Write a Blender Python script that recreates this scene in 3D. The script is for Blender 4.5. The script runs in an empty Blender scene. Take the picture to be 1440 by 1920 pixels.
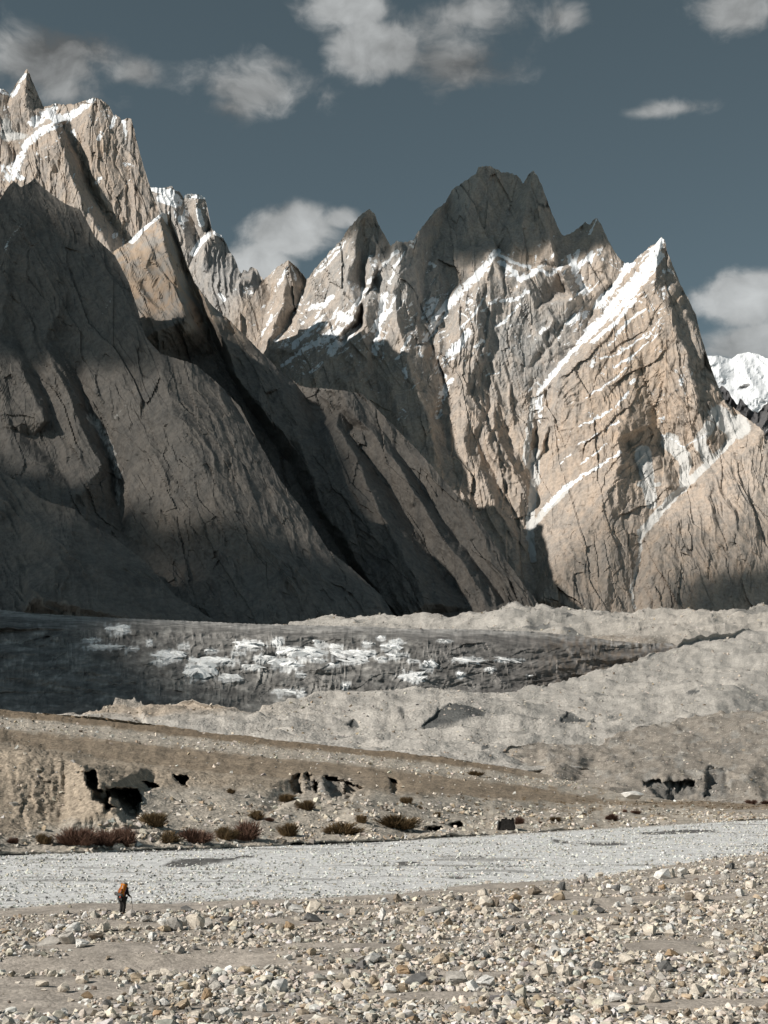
import bpy, bmesh, math, random
import numpy as np
from mathutils import Vector, Matrix
from mathutils.geometry import delaunay_2d_cdt

# ------------------------------------------------------------------ camera, sky, sun, exposure
scene = bpy.context.scene
FPX = 2700.0                      # focal length in photo pixels (photo 1440 x 1920)
CAM_Z = 7.5
PITCH = math.atan((1450 - 960) / FPX)
cam_data = bpy.data.cameras.new("camera")
cam_data.sensor_fit = 'VERTICAL'
cam_data.sensor_height = 24.0
cam_data.lens = 24.0 * FPX / 1920.0
cam_data.clip_start = 0.5
cam_data.clip_end = 60000
cam = bpy.data.objects.new("camera", cam_data)
cam.location = (0, 0, CAM_Z)
cam.rotation_euler = (math.pi / 2 + PITCH, 0, 0)
scene.collection.objects.link(cam)
scene.camera = cam

SUN_EL = math.radians(33.5)
SUN_BEHIND = math.radians(25)      # the sun stands to the left, a little behind the camera
S = Vector((-math.cos(SUN_BEHIND) * math.cos(SUN_EL), -math.sin(SUN_BEHIND) * math.cos(SUN_EL), math.sin(SUN_EL)))
sun_data = bpy.data.lights.new("sun", 'SUN')
sun_data.energy = 5.0
sun_data.angle = math.radians(0.53)
sun_data.color = (1.0, 0.955, 0.89)
sun = bpy.data.objects.new("sun", sun_data)
sun.rotation_euler = S.to_track_quat('Z', 'Y').to_euler()
sun.location = (-300, -100, 400)
scene.collection.objects.link(sun)

scene.view_settings.view_transform = 'Standard'
scene.view_settings.look = 'None'
scene.view_settings.exposure = 0.0
scene.view_settings.gamma = 1.0
scene.view_settings.use_curve_mapping = False
scene.cycles.use_denoising = True
scene.cycles.max_bounces = 5
scene.cycles.diffuse_bounces = 1
scene.cycles.transparent_max_bounces = 16
scene.cycles.use_adaptive_sampling = True
scene.cycles.adaptive_threshold = 0.03


def px_dir(px, py):
    cx = (np.asarray(px, float) - 720) / FPX
    cy = (960 - np.asarray(py, float)) / FPX
    c, s = math.cos(PITCH), math.sin(PITCH)
    return cx, c - cy * s, s + cy * c          # x right, y forward, z up


def at(px, py, Y):
    """World point on the sight line of a photo pixel, Y metres ahead."""
    dx, dy, dz = px_dir(px, py)
    k = np.asarray(Y, float) / dy
    return dx * k, np.asarray(Y, float) + 0 * dx, CAM_Z + dz * k


def on_ground(px, py, z=0.0):
    dx, dy, dz = px_dir(px, py)
    k = (z - CAM_Z) / dz
    return dx * k, dy * k


# ------------------------------------------------------------------ node helpers
class NT:
    def __init__(self, tree):
        self.t = tree; self.n = tree.nodes; self.l = tree.links

    def new(self, typ, **kw):
        nd = self.n.new(typ)
        for k, v in kw.items():
            setattr(nd, k, v)
        return nd

    def put(self, sock, v):
        if isinstance(v, bpy.types.NodeSocket):
            self.l.new(v, sock)
        elif isinstance(v, (tuple, list)) and len(v) == 3 and sock.type == 'RGBA':
            sock.default_value = (*v, 1)
        else:
            sock.default_value = v

    def math(self, op, a, b=0.0, c=0.0, clamp=False):
        nd = self.new('ShaderNodeMath', operation=op, use_clamp=clamp)
        self.put(nd.inputs[0], a); self.put(nd.inputs[1], b); self.put(nd.inputs[2], c)
        return nd.outputs[0]

    def mix(self, f, a, b, blend='MIX'):
        nd = self.new('ShaderNodeMix', data_type='RGBA', blend_type=blend)
        self.put(nd.inputs[0], f); self.put(nd.inputs[6], a); self.put(nd.inputs[7], b)
        return nd.outputs[2]

    def noise(self, vec, scale, detail=4, rough=0.55, dist=0.0, dim='3D', lac=2.0):
        nd = self.new('ShaderNodeTexNoise', noise_dimensions=dim)
        if vec is not None:
            self.put(nd.inputs['Vector'], vec)
        nd.inputs['Scale'].default_value = scale
        nd.inputs['Detail'].default_value = detail
        nd.inputs['Roughness'].default_value = rough
        nd.inputs['Distortion'].default_value = dist
        nd.inputs['Lacunarity'].default_value = lac
        return nd.outputs[0]

    def ramp(self, f, lo, hi, a=0.0, b=1.0, smooth=True):
        nd = self.new('ShaderNodeMapRange')
        nd.interpolation_type = 'SMOOTHSTEP' if smooth else 'LINEAR'
        self.put(nd.inputs[0], f)
        nd.inputs[1].default_value = lo; nd.inputs[2].default_value = hi
        nd.inputs[3].default_value = a; nd.inputs[4].default_value = b
        return nd.outputs[0]

    def mapping(self, vec, scale=(1, 1, 1), rot=(0, 0, 0), loc=(0, 0, 0)):
        nd = self.new('ShaderNodeMapping')
        self.put(nd.inputs[0], vec)
        nd.inputs[1].default_value = loc; nd.inputs[2].default_value = rot; nd.inputs[3].default_value = scale
        return nd.outputs[0]


# ------------------------------------------------------------------ sky with clouds
def uv_of(px, py):
    dx, dy, dz = px_dir(px, py)
    n = math.sqrt(dx * dx + dy * dy + dz * dz)
    return math.atan2(dx, dy), math.asin(dz / n)


def build_world():
    w = bpy.data.worlds.new("World"); scene.world = w; w.use_nodes = True
    t = NT(w.node_tree); t.n.clear()
    sky = t.new('ShaderNodeTexSky', sky_type='NISHITA')
    sky.sun_disc = False
    sky.sun_elevation = SUN_EL
    sky.sun_rotation = math.atan2(S.x, S.y)
    sky.altitude = 3400
    sky.air_density = 1.0; sky.dust_density = 0.0; sky.ozone_density = 1.0
    hs = t.new('ShaderNodeHueSaturation')
    hs.inputs['Saturation'].default_value = 0.30
    hs.inputs['Value'].default_value = 0.60
    t.put(hs.inputs['Color'], sky.outputs[0])
    base = t.mix(1.0, hs.outputs[0], (0.655, 0.87, 0.905), 'MULTIPLY')
    tc = t.new('ShaderNodeTexCoord')
    gen = tc.outputs['Generated']
    sep = t.new('ShaderNodeSeparateXYZ'); t.put(sep.inputs[0], gen)
    u = t.math('ARCTAN2', sep.outputs[0], sep.outputs[1])
    v = t.math('ARCSINE', sep.outputs[2])
    comb = t.new('ShaderNodeCombineXYZ')
    t.put(comb.inputs[0], u); t.put(comb.inputs[1], v)
    uv = comb.outputs[0]
    # (px, py, half width px, half height px, strength)
    blobs = [(690, 90, 112, 72, 1.25, 1), (660, 20, 130, 50, 0.9, 1), (480, 165, 160, 55, 0.74, 0), (430, 200, 90, 28, 0.5, 0), (520, 120, 80, 40, 0.55, 0), (860, 30, 170, 60, 0.55, 0),
             (1060, 35, 60, 34, 0.5, 0), (860, 120, 130, 70, 0.42, 0), (60, 120, 180, 80, 0.8, 0), (110, 165, 120, 45, 0.6, 0),
             (245, 140, 60, 30, 0.42, 0), (555, 440, 130, 58, 1.3, 1), (490, 500, 90, 60, 1.3, 1), (630, 415, 55, 26, 0.9, 1),
             (1375, 25, 110, 60, 0.95, 0), (1262, 204, 85, 16, 0.42, 0), (1400, 565, 105, 68, 1.4, 1), (1420, 640, 150, 50, 1.2, 1)]
    mb = None
    m = None
    for (bx, by, rx, ry, st, br) in blobs:
        u0, v0 = uv_of(bx, by)
        du = t.math('MULTIPLY', t.math('SUBTRACT', u, u0), FPX / rx * 0.95)
        dv = t.math('MULTIPLY', t.math('SUBTRACT', v, v0), FPX / ry * 0.95)
        d = t.math('SQRT', t.math('ADD', t.math('MULTIPLY', du, du), t.math('MULTIPLY', dv, dv)))
        e = t.math('MULTIPLY', t.math('SUBTRACT', 1.0, d), st * 1.5)
        m = e if m is None else t.math('SMOOTH_MAX', m, e, 0.25)
        if br:
            mb = e if mb is None else t.math('SMOOTH_MAX', mb, e, 0.25)
    # broken cloud goes on round the unseen sky, thinned to lower the fill light
    wide = t.noise(gen, 2.1, 3, 0.5)
    far = t.ramp(t.math('ABSOLUTE', u), 0.34, 0.55)
    high = t.ramp(v, 0.55, 0.75)
    other = t.math('MAXIMUM', far, high)
    gm = t.math('MULTIPLY', t.math('SUBTRACT', wide, 0.63), 5.0)
    m2 = t.math('ADD', t.math('MULTIPLY', gm, other), t.math('MULTIPLY', t.math('SUBTRACT', other, 1.0), 3.0))
    m = t.math('MAXIMUM', m, m2)
    warp = t.new('ShaderNodeTexNoise'); t.put(warp.inputs['Vector'], uv); warp.inputs['Scale'].default_value = 16
    warp.inputs['Detail'].default_value = 4
    wv = t.new('ShaderNodeVectorMath', operation='MULTIPLY_ADD')
    t.put(wv.inputs[0], warp.outputs['Color']); wv.inputs[1].default_value = (0.05, 0.03, 0); t.put(wv.inputs[2], uv)
    wuv = wv.outputs[0]
    f1 = t.noise(t.mapping(wuv, (1, 1.35, 1)), 17, 9, 0.57)
    f2 = t.noise(t.mapping(wuv, (1, 1.35, 1), loc=(0.012, -0.012, 0)), 17, 6, 0.55)
    dens = t.math('ADD', m, t.math('MULTIPLY', t.math('SUBTRACT', f1, 0.50), 3.0))
    cover = t.math('MULTIPLY', t.ramp(dens, 0.0, 0.85), t.ramp(m, -0.5, 0.25))
    shade = t.math('SUBTRACT', f1, f2)
    big = t.noise(t.mapping(uv, (1, 1.4, 1), loc=(3.1, 1.7, 0)), 9, 3, 0.5)
    lum = t.math('ADD', t.ramp(big, 0.30, 0.60, 0.17, 0.36), t.math('MULTIPLY', shade, 0.5))
    lum = t.math('ADD', lum, t.math('MULTIPLY', t.ramp(dens, 0.3, 1.8), 0.06))
    lum = t.math('ADD', lum, t.math('MULTIPLY', t.ramp(mb, -0.1, 0.7), 0.07))
    lowl = t.ramp(v, 0.36, 0.5, 0.04, -0.05)
    lum = t.math('MAXIMUM', t.math('ADD', lum, lowl), 0.12)
    ccol = t.new('ShaderNodeCombineXYZ')
    STR = 0.1
    for i, k in enumerate((0.97, 1.0, 1.0)):
        t.put(ccol.inputs[i], t.math('MULTIPLY', lum, k / STR))
    col = t.mix(t.math('MULTIPLY', cover, 0.93), base, ccol.outputs[0])
    bg = t.new('ShaderNodeBackground')
    t.put(bg.inputs[0], col)
    bg.inputs[1].default_value = STR
    w.cycles.sampling_method = 'MANUAL'; w.cycles.sample_map_resolution = 256
    out = t.new('ShaderNodeOutputWorld')
    t.l.new(bg.outputs[0], out.inputs[0])


build_world()


# ------------------------------------------------------------------ numpy noise
def _hash(ix, iy, seed):
    h = (ix.astype(np.uint32) * np.uint32(374761393) + iy.astype(np.uint32) * np.uint32(668265263) + np.uint32(seed * 2246822519 & 0xffffffff))
    h = (h ^ (h >> np.uint32(13))) * np.uint32(1274126177)
    return h ^ (h >> np.uint32(16))


_ANG = np.linspace(0, 2 * np.pi, 256, endpoint=False)
_GX = np.cos(_ANG).astype(np.float32); _GY = np.sin(_ANG).astype(np.float32)


def perlin(x, y, seed=0):
    x = np.asarray(x, np.float32); y = np.asarray(y, np.float32)
    xf = np.floor(x); yf = np.floor(y)
    ix = xf.astype(np.int32); iy = yf.astype(np.int32)
    fx = x - xf; fy = y - yf
    u = fx * fx * fx * (fx * (fx * 6 - 15) + 10); v = fy * fy * fy * (fy * (fy * 6 - 15) + 10)

    def g(dx, dy):
        k = _hash(ix + dx, iy + dy, seed) & np.uint32(255)
        return _GX[k] * (fx - dx) + _GY[k] * (fy - dy)
    a = g(0, 0); b = g(1, 0); c = g(0, 1); d = g(1, 1)
    a = a + u * (b - a); c = c + u * (d - c)
    return (a + v * (c - a)) * 1.5          # about -1..1


def fbm(x, y, seed=0, octv=5, gain=0.5):
    r = 0; amp = 1.0; tot = 0
    for o in range(octv):
        r = r + amp * perlin(x, y, seed + o * 17); tot += amp
        x = x * 2.03 + 11.3; y = y * 2.03 + 5.7; amp *= gain
    return r / tot


def ridged(x, y, seed=0, octv=5, gain=0.55):
    """Sharp crests at +1, rounded hollows towards -1."""
    r = 0; amp = 1.0; tot = 0; w = 1.0
    for o in range(octv):
        n = 1 - np.abs(perlin(x, y, seed + o * 13)) * 1.6
        n = np.clip(n, 0, 1) ** 2 * w
        r = r + amp * n; tot += amp
        w = np.clip(n * 1.6, 0.25, 1)
        x = x * 2.07 + 3.1; y = y * 2.07 + 7.7; amp *= gain
    return r / tot * 2 - 1


def slab(px, py, ang, lp, lv, seed, tilt=1.0, step=0.6, warp=0.35):
    """Jointed rock: long tilted slabs lying along direction ang, each its own plane with a step at its edges."""
    a = math.radians(ang)
    wx = fbm(px / (lp * 2.2), py / (lp * 2.2), seed + 3, 3) * lp * warp
    u = ((px + wx) * math.sin(a) + (py + wx) * math.cos(a)) / lp
    v = ((px - wx) * math.cos(a) - (py - wx) * math.sin(a)) / lv
    u = u.astype(np.float32); v = v.astype(np.float32)
    iu = np.floor(u); iv = np.floor(v)
    best = np.full(u.shape, 9.0, np.float32); val = np.zeros(u.shape, np.float32)
    for du in (-1, 0, 1):
        for dv in (-1, 0, 1):
            cu = iu + du; cv = iv + dv
            h = _hash(cu.astype(np.int32), cv.astype(np.int32), seed)
            r1 = (h & np.uint32(255)).astype(np.float32) / 255; r2 = ((h >> np.uint32(8)) & np.uint32(255)).astype(np.float32) / 255
            r3 = ((h >> np.uint32(16)) & np.uint32(255)).astype(np.float32) / 255; r4 = ((h >> np.uint32(24)) & np.uint32(255)).astype(np.float32) / 255
            eu = u - cu - r1; ev = v - cv - r2
            d = eu * eu + ev * ev
            m = d < best
            best = np.where(m, d, best)
            val = np.where(m, (r3 * 2 - 1) * eu * tilt + (r4 * 2 - 1) * ev * tilt * 0.5 + (((r3 * 7.3 + r4 * 3.1) % 1) - 0.5) * step, val)
    return val


def sstep(a, b, x):
    t = np.clip((x - a) / (b - a), 0, 1)
    return t * t * (3 - 2 * t)


# ------------------------------------------------------------------ surfaces through traced ridge and gully lines
class Tin:
    """Piecewise-linear field through traced polylines [(px, py, value), ...] on a raster in photo pixels."""

    def __init__(self, lines, x0, x1, y0, y1, res=2.0, blur=1):
        pts = []; edges = []; val = []
        for ln in lines:
            k0 = len(pts)
            for p in ln:
                pts.append(Vector((p[0], p[1]))); val.append(p[2])
            edges += [(k0 + i, k0 + i + 1) for i in range(len(ln) - 1)]
        P = np.array([(p.x, p.y) for p in pts]); V = np.array(val, float)

        def idw(q):
            d = np.hypot(P[:, 0] - q[0], P[:, 1] - q[1]) + 1e-3
            k = np.argsort(d)[:3]
            return float((V[k] / d[k]).sum() / (1 / d[k]).sum())
        m = 60
        for i in range(7):
            f = i / 6
            for q in ((x0 - m + (x1 - x0 + 2 * m) * f, y0 - m), (x0 - m + (x1 - x0 + 2 * m) * f, y1 + m),
                      (x0 - m, y0 - m + (y1 - y0 + 2 * m) * (f * 0.98 + 0.01)), (x1 + m, y0 - m + (y1 - y0 + 2 * m) * (f * 0.98 + 0.01))):
                pts.append(Vector(q)); val.append(idw(q))
        vo, eo, fo, ov, oe, of = delaunay_2d_cdt(pts, edges, [], 0, 0.5)
        vv = []
        for i, q in enumerate(vo):
            if ov[i]:
                vv.append(val[ov[i][0]])
            else:
                vv.append(idw(q))
        self.x0, self.y0, self.res = x0, y0, res
        nx = int((x1 - x0) / res) + 2; ny = int((y1 - y0) / res) + 2
        A = np.zeros((ny, nx), np.float32)
        for f in fo:
            a, b, c = (vo[i] for i in f[:3]); va, vb, vc = (vv[i] for i in f[:3])
            i0 = max(int((min(a.x, b.x, c.x) - x0) / res) - 1, 0); i1 = min(int((max(a.x, b.x, c.x) - x0) / res) + 2, nx)
            j0 = max(int((min(a.y, b.y, c.y) - y0) / res) - 1, 0); j1 = min(int((max(a.y, b.y, c.y) - y0) / res) + 2, ny)
            if i1 <= i0 or j1 <= j0:
                continue
            X = x0 + np.arange(i0, i1) * res; Yv = (y0 + np.arange(j0, j1) * res)[:, None]
            den = (b.y - c.y) * (a.x - c.x) + (c.x - b.x) * (a.y - c.y)
            if abs(den) < 1e-9:
                continue
            l1 = ((b.y - c.y) * (X - c.x) + (c.x - b.x) * (Yv - c.y)) / den
            l2 = ((c.y - a.y) * (X - c.x) + (a.x - c.x) * (Yv - c.y)) / den
            l3 = 1 - l1 - l2
            mk = (l1 > -1e-4) & (l2 > -1e-4) & (l3 > -1e-4)
            sub = A[j0:j1, i0:i1]
            sub[mk] = (l1 * va + l2 * vb + l3 * vc)[mk]
        for _ in range(blur):
            B = np.pad(A, 1, mode='edge')
            A = (B[1:-1, 1:-1] * 2 + B[:-2, 1:-1] + B[2:, 1:-1] + B[1:-1, :-2] + B[1:-1, 2:]) / 6
        self.A = A

    def __call__(self, px, py):
        A = self.A; ny, nx = A.shape
        x = np.clip((px - self.x0) / self.res, 0, nx - 1.001); y = np.clip((py - self.y0) / self.res, 0, ny - 1.001)
        i = x.astype(int); j = y.astype(int); fx = x - i; fy = y - j
        return (A[j, i] * (1 - fx) + A[j, i + 1] * fx) * (1 - fy) + (A[j + 1, i] * (1 - fx) + A[j + 1, i + 1] * fx) * fy


def stroke(px, py, pts, w0, w1=None, soft=0.6):
    """1 along a traced streak (half widths w0..w1 in photo pixels), falling to 0 beside it."""
    w1 = w0 if w1 is None else w1
    best = np.zeros_like(px, dtype=np.float32)
    n = len(pts) - 1
    xs = [p[0] for p in pts]; ys = [p[1] for p in pts]
    W = max(w0, w1) * 2 + 4
    box = (px > min(xs) - W) & (px < max(xs) + W) & (py > min(ys) - W) & (py < max(ys) + W)
    qx = px[box]; qy = py[box]
    if qx.size == 0:
        return best
    b = np.zeros_like(qx, dtype=np.float32)
    for i in range(n):
        ax, ay = pts[i]; bx, by = pts[i + 1]
        L = (bx - ax) ** 2 + (by - ay) ** 2
        t = np.clip(((qx - ax) * (bx - ax) + (qy - ay) * (by - ay)) / L, 0, 1)
        d = np.hypot(qx - ax - t * (bx - ax), qy - ay - t * (by - ay))
        w = w0 + (w1 - w0) * (i + t) / n
        b = np.maximum(b, 1 - sstep(w * (1 - soft), w * (1 + soft), d))
    best[box] = b
    return best


def blob(px, py, cx, cy, rx, ry):
    return np.exp(-(((px - cx) / rx) ** 2 + ((py - cy) / ry) ** 2))


def flute(px, py, ang, lp, lv, seed, octv=4, kind='ridged'):
    """Ribs running along direction ang (degrees, 90 = upright, <90 leans like '/'), lp px apart, lv px long."""
    a = math.radians(ang)
    u = px * math.sin(a) + py * math.cos(a)
    v = px * math.cos(a) - py * math.sin(a)
    f = ridged if kind == 'ridged' else fbm
    u = u + fbm(px / (lp * 5), py / (lp * 5), seed + 91, 3) * lp * 1.6
    n = f(u / lp, v / lv, seed, octv)
    if kind == 'ridged':
        n = n * (0.35 + 1.3 * sstep(-0.35, 0.45, fbm(px / (lp * 4), py / (lp * 6), seed + 95, 2)))
    return n


def new_mesh(name, co, quads, smooth=True):
    me = bpy.data.meshes.new(name)
    co = np.ascontiguousarray(co, np.float32); quads = np.ascontiguousarray(quads, np.int32)
    k = quads.shape[1]
    me.vertices.add(len(co)); me.vertices.foreach_set('co', co.ravel())
    me.loops.add(quads.size); me.loops.foreach_set('vertex_index', quads.ravel())
    me.polygons.add(len(quads))
    me.polygons.foreach_set('loop_start', np.arange(0, quads.size, k, dtype=np.int32))
    me.polygons.foreach_set('use_smooth', np.full(len(quads), smooth))
    me.update(calc_edges=True)
    return me


def set_color(me, name, rgb):
    a = me.attributes.new(name, 'FLOAT_COLOR', 'POINT')
    c = np.ones((len(me.vertices), 4), np.float32); c[:, :3] = rgb
    a.data.foreach_set('color', c.ravel())


def link(o, parent=None):
    scene.collection.objects.link(o)
    if parent is not None:
        o.parent = parent
    return o


def tag(o, label=None, cat=None, group=None, kind=None):
    for k, v in (('label', label), ('category', cat), ('group', group), ('kind', kind)):
        if v is not None:
            o[k] = v
    return o


def grid_quads(nr, nc):
    i = np.arange((nr - 1) * nc).reshape(nr - 1, nc)[:, :-1].ravel()
    return np.stack([i, i + 1, i + nc + 1, i + nc], 1)


RELIEF = []


def relief(name, x0, x1, step, top, vis, base, lines, detail, masks, mat, floor=1458, warp=7.0, jag=2.0, jagw=9.0, seed=1, blur=1, back=1.0, rowstep=None, world_detail=None, smooth=False, tint=None):
    """A mountain or hill: a face through traced ridges and gullies at its own distance, and a back slope behind its crest."""
    nc = int((x1 - x0) / step) + 1
    X = np.linspace(x0, x1, nc)
    tp = np.interp(X, [p[0] for p in top], [p[1] for p in top])
    tp = tp + jag * (ridged(X / jagw, X * 0 + seed, seed, 3) * -0.6 + fbm(X / (jagw * 3), X * 0 + seed, seed + 5, 3) * 0.8)
    vb = vis(X) if callable(vis) else np.full(nc, float(vis))
    vb = np.maximum(vb, tp + 2)
    nr = int((vb - tp).max() / (rowstep or step)) + 2
    low = np.array([1.0, 0.8, 0.6, 0.4, 0.22, 0.1]) if floor > vb.max() else np.zeros(0)
    f = np.linspace(0, 1, nr)[:, None]
    PY = vb[None, :] + (tp - vb)[None, :] * f
    if len(low):
        PY = np.vstack([vb[None, :] + (floor - vb)[None, :] * low[:, None], PY])
    PX = np.broadcast_to(X, PY.shape).copy()
    tin = Tin(lines, x0, x1, min(tp) - 4, max(floor, vb.max()), 2.0, blur) if lines else None
    wx = fbm(PX / 45, PY / 45, seed + 31, 4) * warp; wy = fbm(PX / 45, PY / 45, seed + 47, 4) * warp
    Y = base(PX, PY)
    if tin:
        Y = Y + tin(PX + wx, PY + wy)
    if detail is not None:
        Y = Y + detail(PX, PY)
    x, y, z = at(PX, PY, Y)
    P = np.stack([x, y, z], -1)
    if world_detail is not None:
        P = world_detail(P, PX, PY)
    RELIEF.append((name, X, PY, P))
    # back slope
    rows = []
    ridge_p = P[-1]
    for d, dz in ((30, 22), (110, 95), (300, 300), (700, 800)):
        q = ridge_p.copy(); q[:, 1] += d * back; q[:, 2] = np.maximum(q[:, 2] - dz * back, -5)
        rows.append(q)
    nfront = P.shape[0]
    # facing
    du = np.gradient(P, axis=1); dv = np.gradient(P, axis=0)
    N = np.cross(du, dv); N /= np.linalg.norm(N, axis=-1, keepdims=True) + 1e-9
    M = masks(PX, PY, N, P) if masks else np.zeros(P.shape)
    P = np.vstack([P, np.array(rows)])
    M = np.concatenate([M, np.repeat(M[-1:], len(rows), 0)], 0)
    me = new_mesh(name, P.reshape(-1, 3), grid_quads(P.shape[0], nc), smooth)
    set_color(me, tint or 'mask', M.reshape(-1, 3))
    me.materials.append(mat)
    o = link(bpy.data.objects.new(name, me))
    return o


# ------------------------------------------------------------------ materials
def mat_new(name):
    m = bpy.data.materials.new(name); m.use_nodes = True
    t = NT(m.node_tree); t.n.clear()
    out = t.new('ShaderNodeOutputMaterial')
    b = t.new('ShaderNodeBsdfPrincipled')
    t.l.new(b.outputs[0], out.inputs[0])
    b.inputs['Roughness'].default_value = 0.9
    b.inputs['Specular IOR Level'].default_value = 0.15
    return m, t, b


def bump(t, b, h, strength, dist):
    n = t.new('ShaderNodeBump'); n.inputs['Strength'].default_value = strength; n.inputs['Distance'].default_value = dist
    t.put(n.inputs['Height'], h)
    t.l.new(n.outputs[0], b.inputs['Normal'])


def mountain_rock(name, grey, tan, scale=1.0, snow_amt=1.0, bump_d=3.0):
    m, t, b = mat_new(name)
    tc = t.new('ShaderNodeTexCoord'); P = tc.outputs['Object']
    at_ = t.new('ShaderNodeAttribute', attribute_name='mask')
    sep = t.new('ShaderNodeSeparateColor'); t.put(sep.inputs[0], at_.outputs['Color'])
    snow, scree, warm = sep.outputs
    n_str = t.noise(t.mapping(P, (1, 1, 0.3)), 0.03 * scale, 5, 0.62, 0.3)
    n_fine = t.noise(P, 0.11 * scale, 4, 0.68)
    wf = t.math('ADD', warm, t.math('MULTIPLY', t.math('SUBTRACT', n_str, 0.5), 2.0))
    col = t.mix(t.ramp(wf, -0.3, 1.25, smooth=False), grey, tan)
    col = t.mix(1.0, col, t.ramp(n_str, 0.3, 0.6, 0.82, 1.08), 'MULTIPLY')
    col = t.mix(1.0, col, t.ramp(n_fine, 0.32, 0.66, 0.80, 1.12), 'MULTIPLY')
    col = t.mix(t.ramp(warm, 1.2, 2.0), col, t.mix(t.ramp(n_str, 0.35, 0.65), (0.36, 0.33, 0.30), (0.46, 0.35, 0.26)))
    sc = t.ramp(t.math('ADD', scree, t.math('MULTIPLY', t.math('SUBTRACT', n_fine, 0.5), 0.7)), 0.35, 0.65)
    col = t.mix(sc, col, (0.60, 0.585, 0.56))
    sn = t.math('ADD', snow, t.math('MULTIPLY', t.math('SUBTRACT', n_fine, 0.5), 0.95))
    sn = t.ramp(sn, 0.46, 0.60, 0, snow_amt)
    col = t.mix(sn, col, (0.82, 0.83, 0.84))
    t.put(b.inputs['Base Color'], col)
    h = t.math('MULTIPLY', n_fine, t.math('SUBTRACT', 1.0, t.math('MULTIPLY', sn, 0.8)))
    bump(t, b, h, 0.8, bump_d)
    return m

# ------------------------------------------------------------------ mountains
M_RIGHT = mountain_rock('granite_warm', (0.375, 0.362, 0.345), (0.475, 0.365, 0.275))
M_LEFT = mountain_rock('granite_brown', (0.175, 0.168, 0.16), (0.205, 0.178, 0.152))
M_FAR = mountain_rock('granite_pale', (0.36, 0.345, 0.33), (0.42, 0.34, 0.27), 0.8)


def ledge(N, lo=0.45, hi=0.8):
    return sstep(lo, hi, N[..., 2])


# right massif -------------------------------------------------------------
E_TOP = [(380, 700), (440, 600), (470, 560), (490, 530), (500, 520), (520, 500), (540, 487), (550, 495), (565, 510), (575, 525), (590, 505), (620, 470), (640, 450),
         (655, 425), (675, 405), (692, 392), (703, 402), (712, 425), (725, 448), (733, 460), (745, 452), (776, 452), (780, 440), (795, 420),
         (815, 395), (835, 380), (846, 358), (870, 340), (893, 325), (897, 314), (918, 311), (940, 322), (960, 325), (972, 330), (981, 344),
         (990, 328), (1000, 319), (1008, 330), (1018, 352), (1022, 365), (1035, 400), (1048, 430), (1056, 443), (1075, 435), (1093, 420), (1098, 414),
         (1105, 421), (1118, 407), (1126, 418), (1135, 440), (1145, 460), (1158, 480), (1172, 493), (1186, 492), (1200, 478), (1215, 465),
         (1230, 455), (1240, 444), (1247, 449), (1250, 469), (1262, 500), (1275, 530), (1290, 560), (1305, 590), (1313, 625), (1330, 680), (1345, 720),
         (1360, 752), (1390, 777), (1410, 790), (1430, 806), (1445, 835), (1500, 870), (1600, 930), (1800, 960)]
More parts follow.
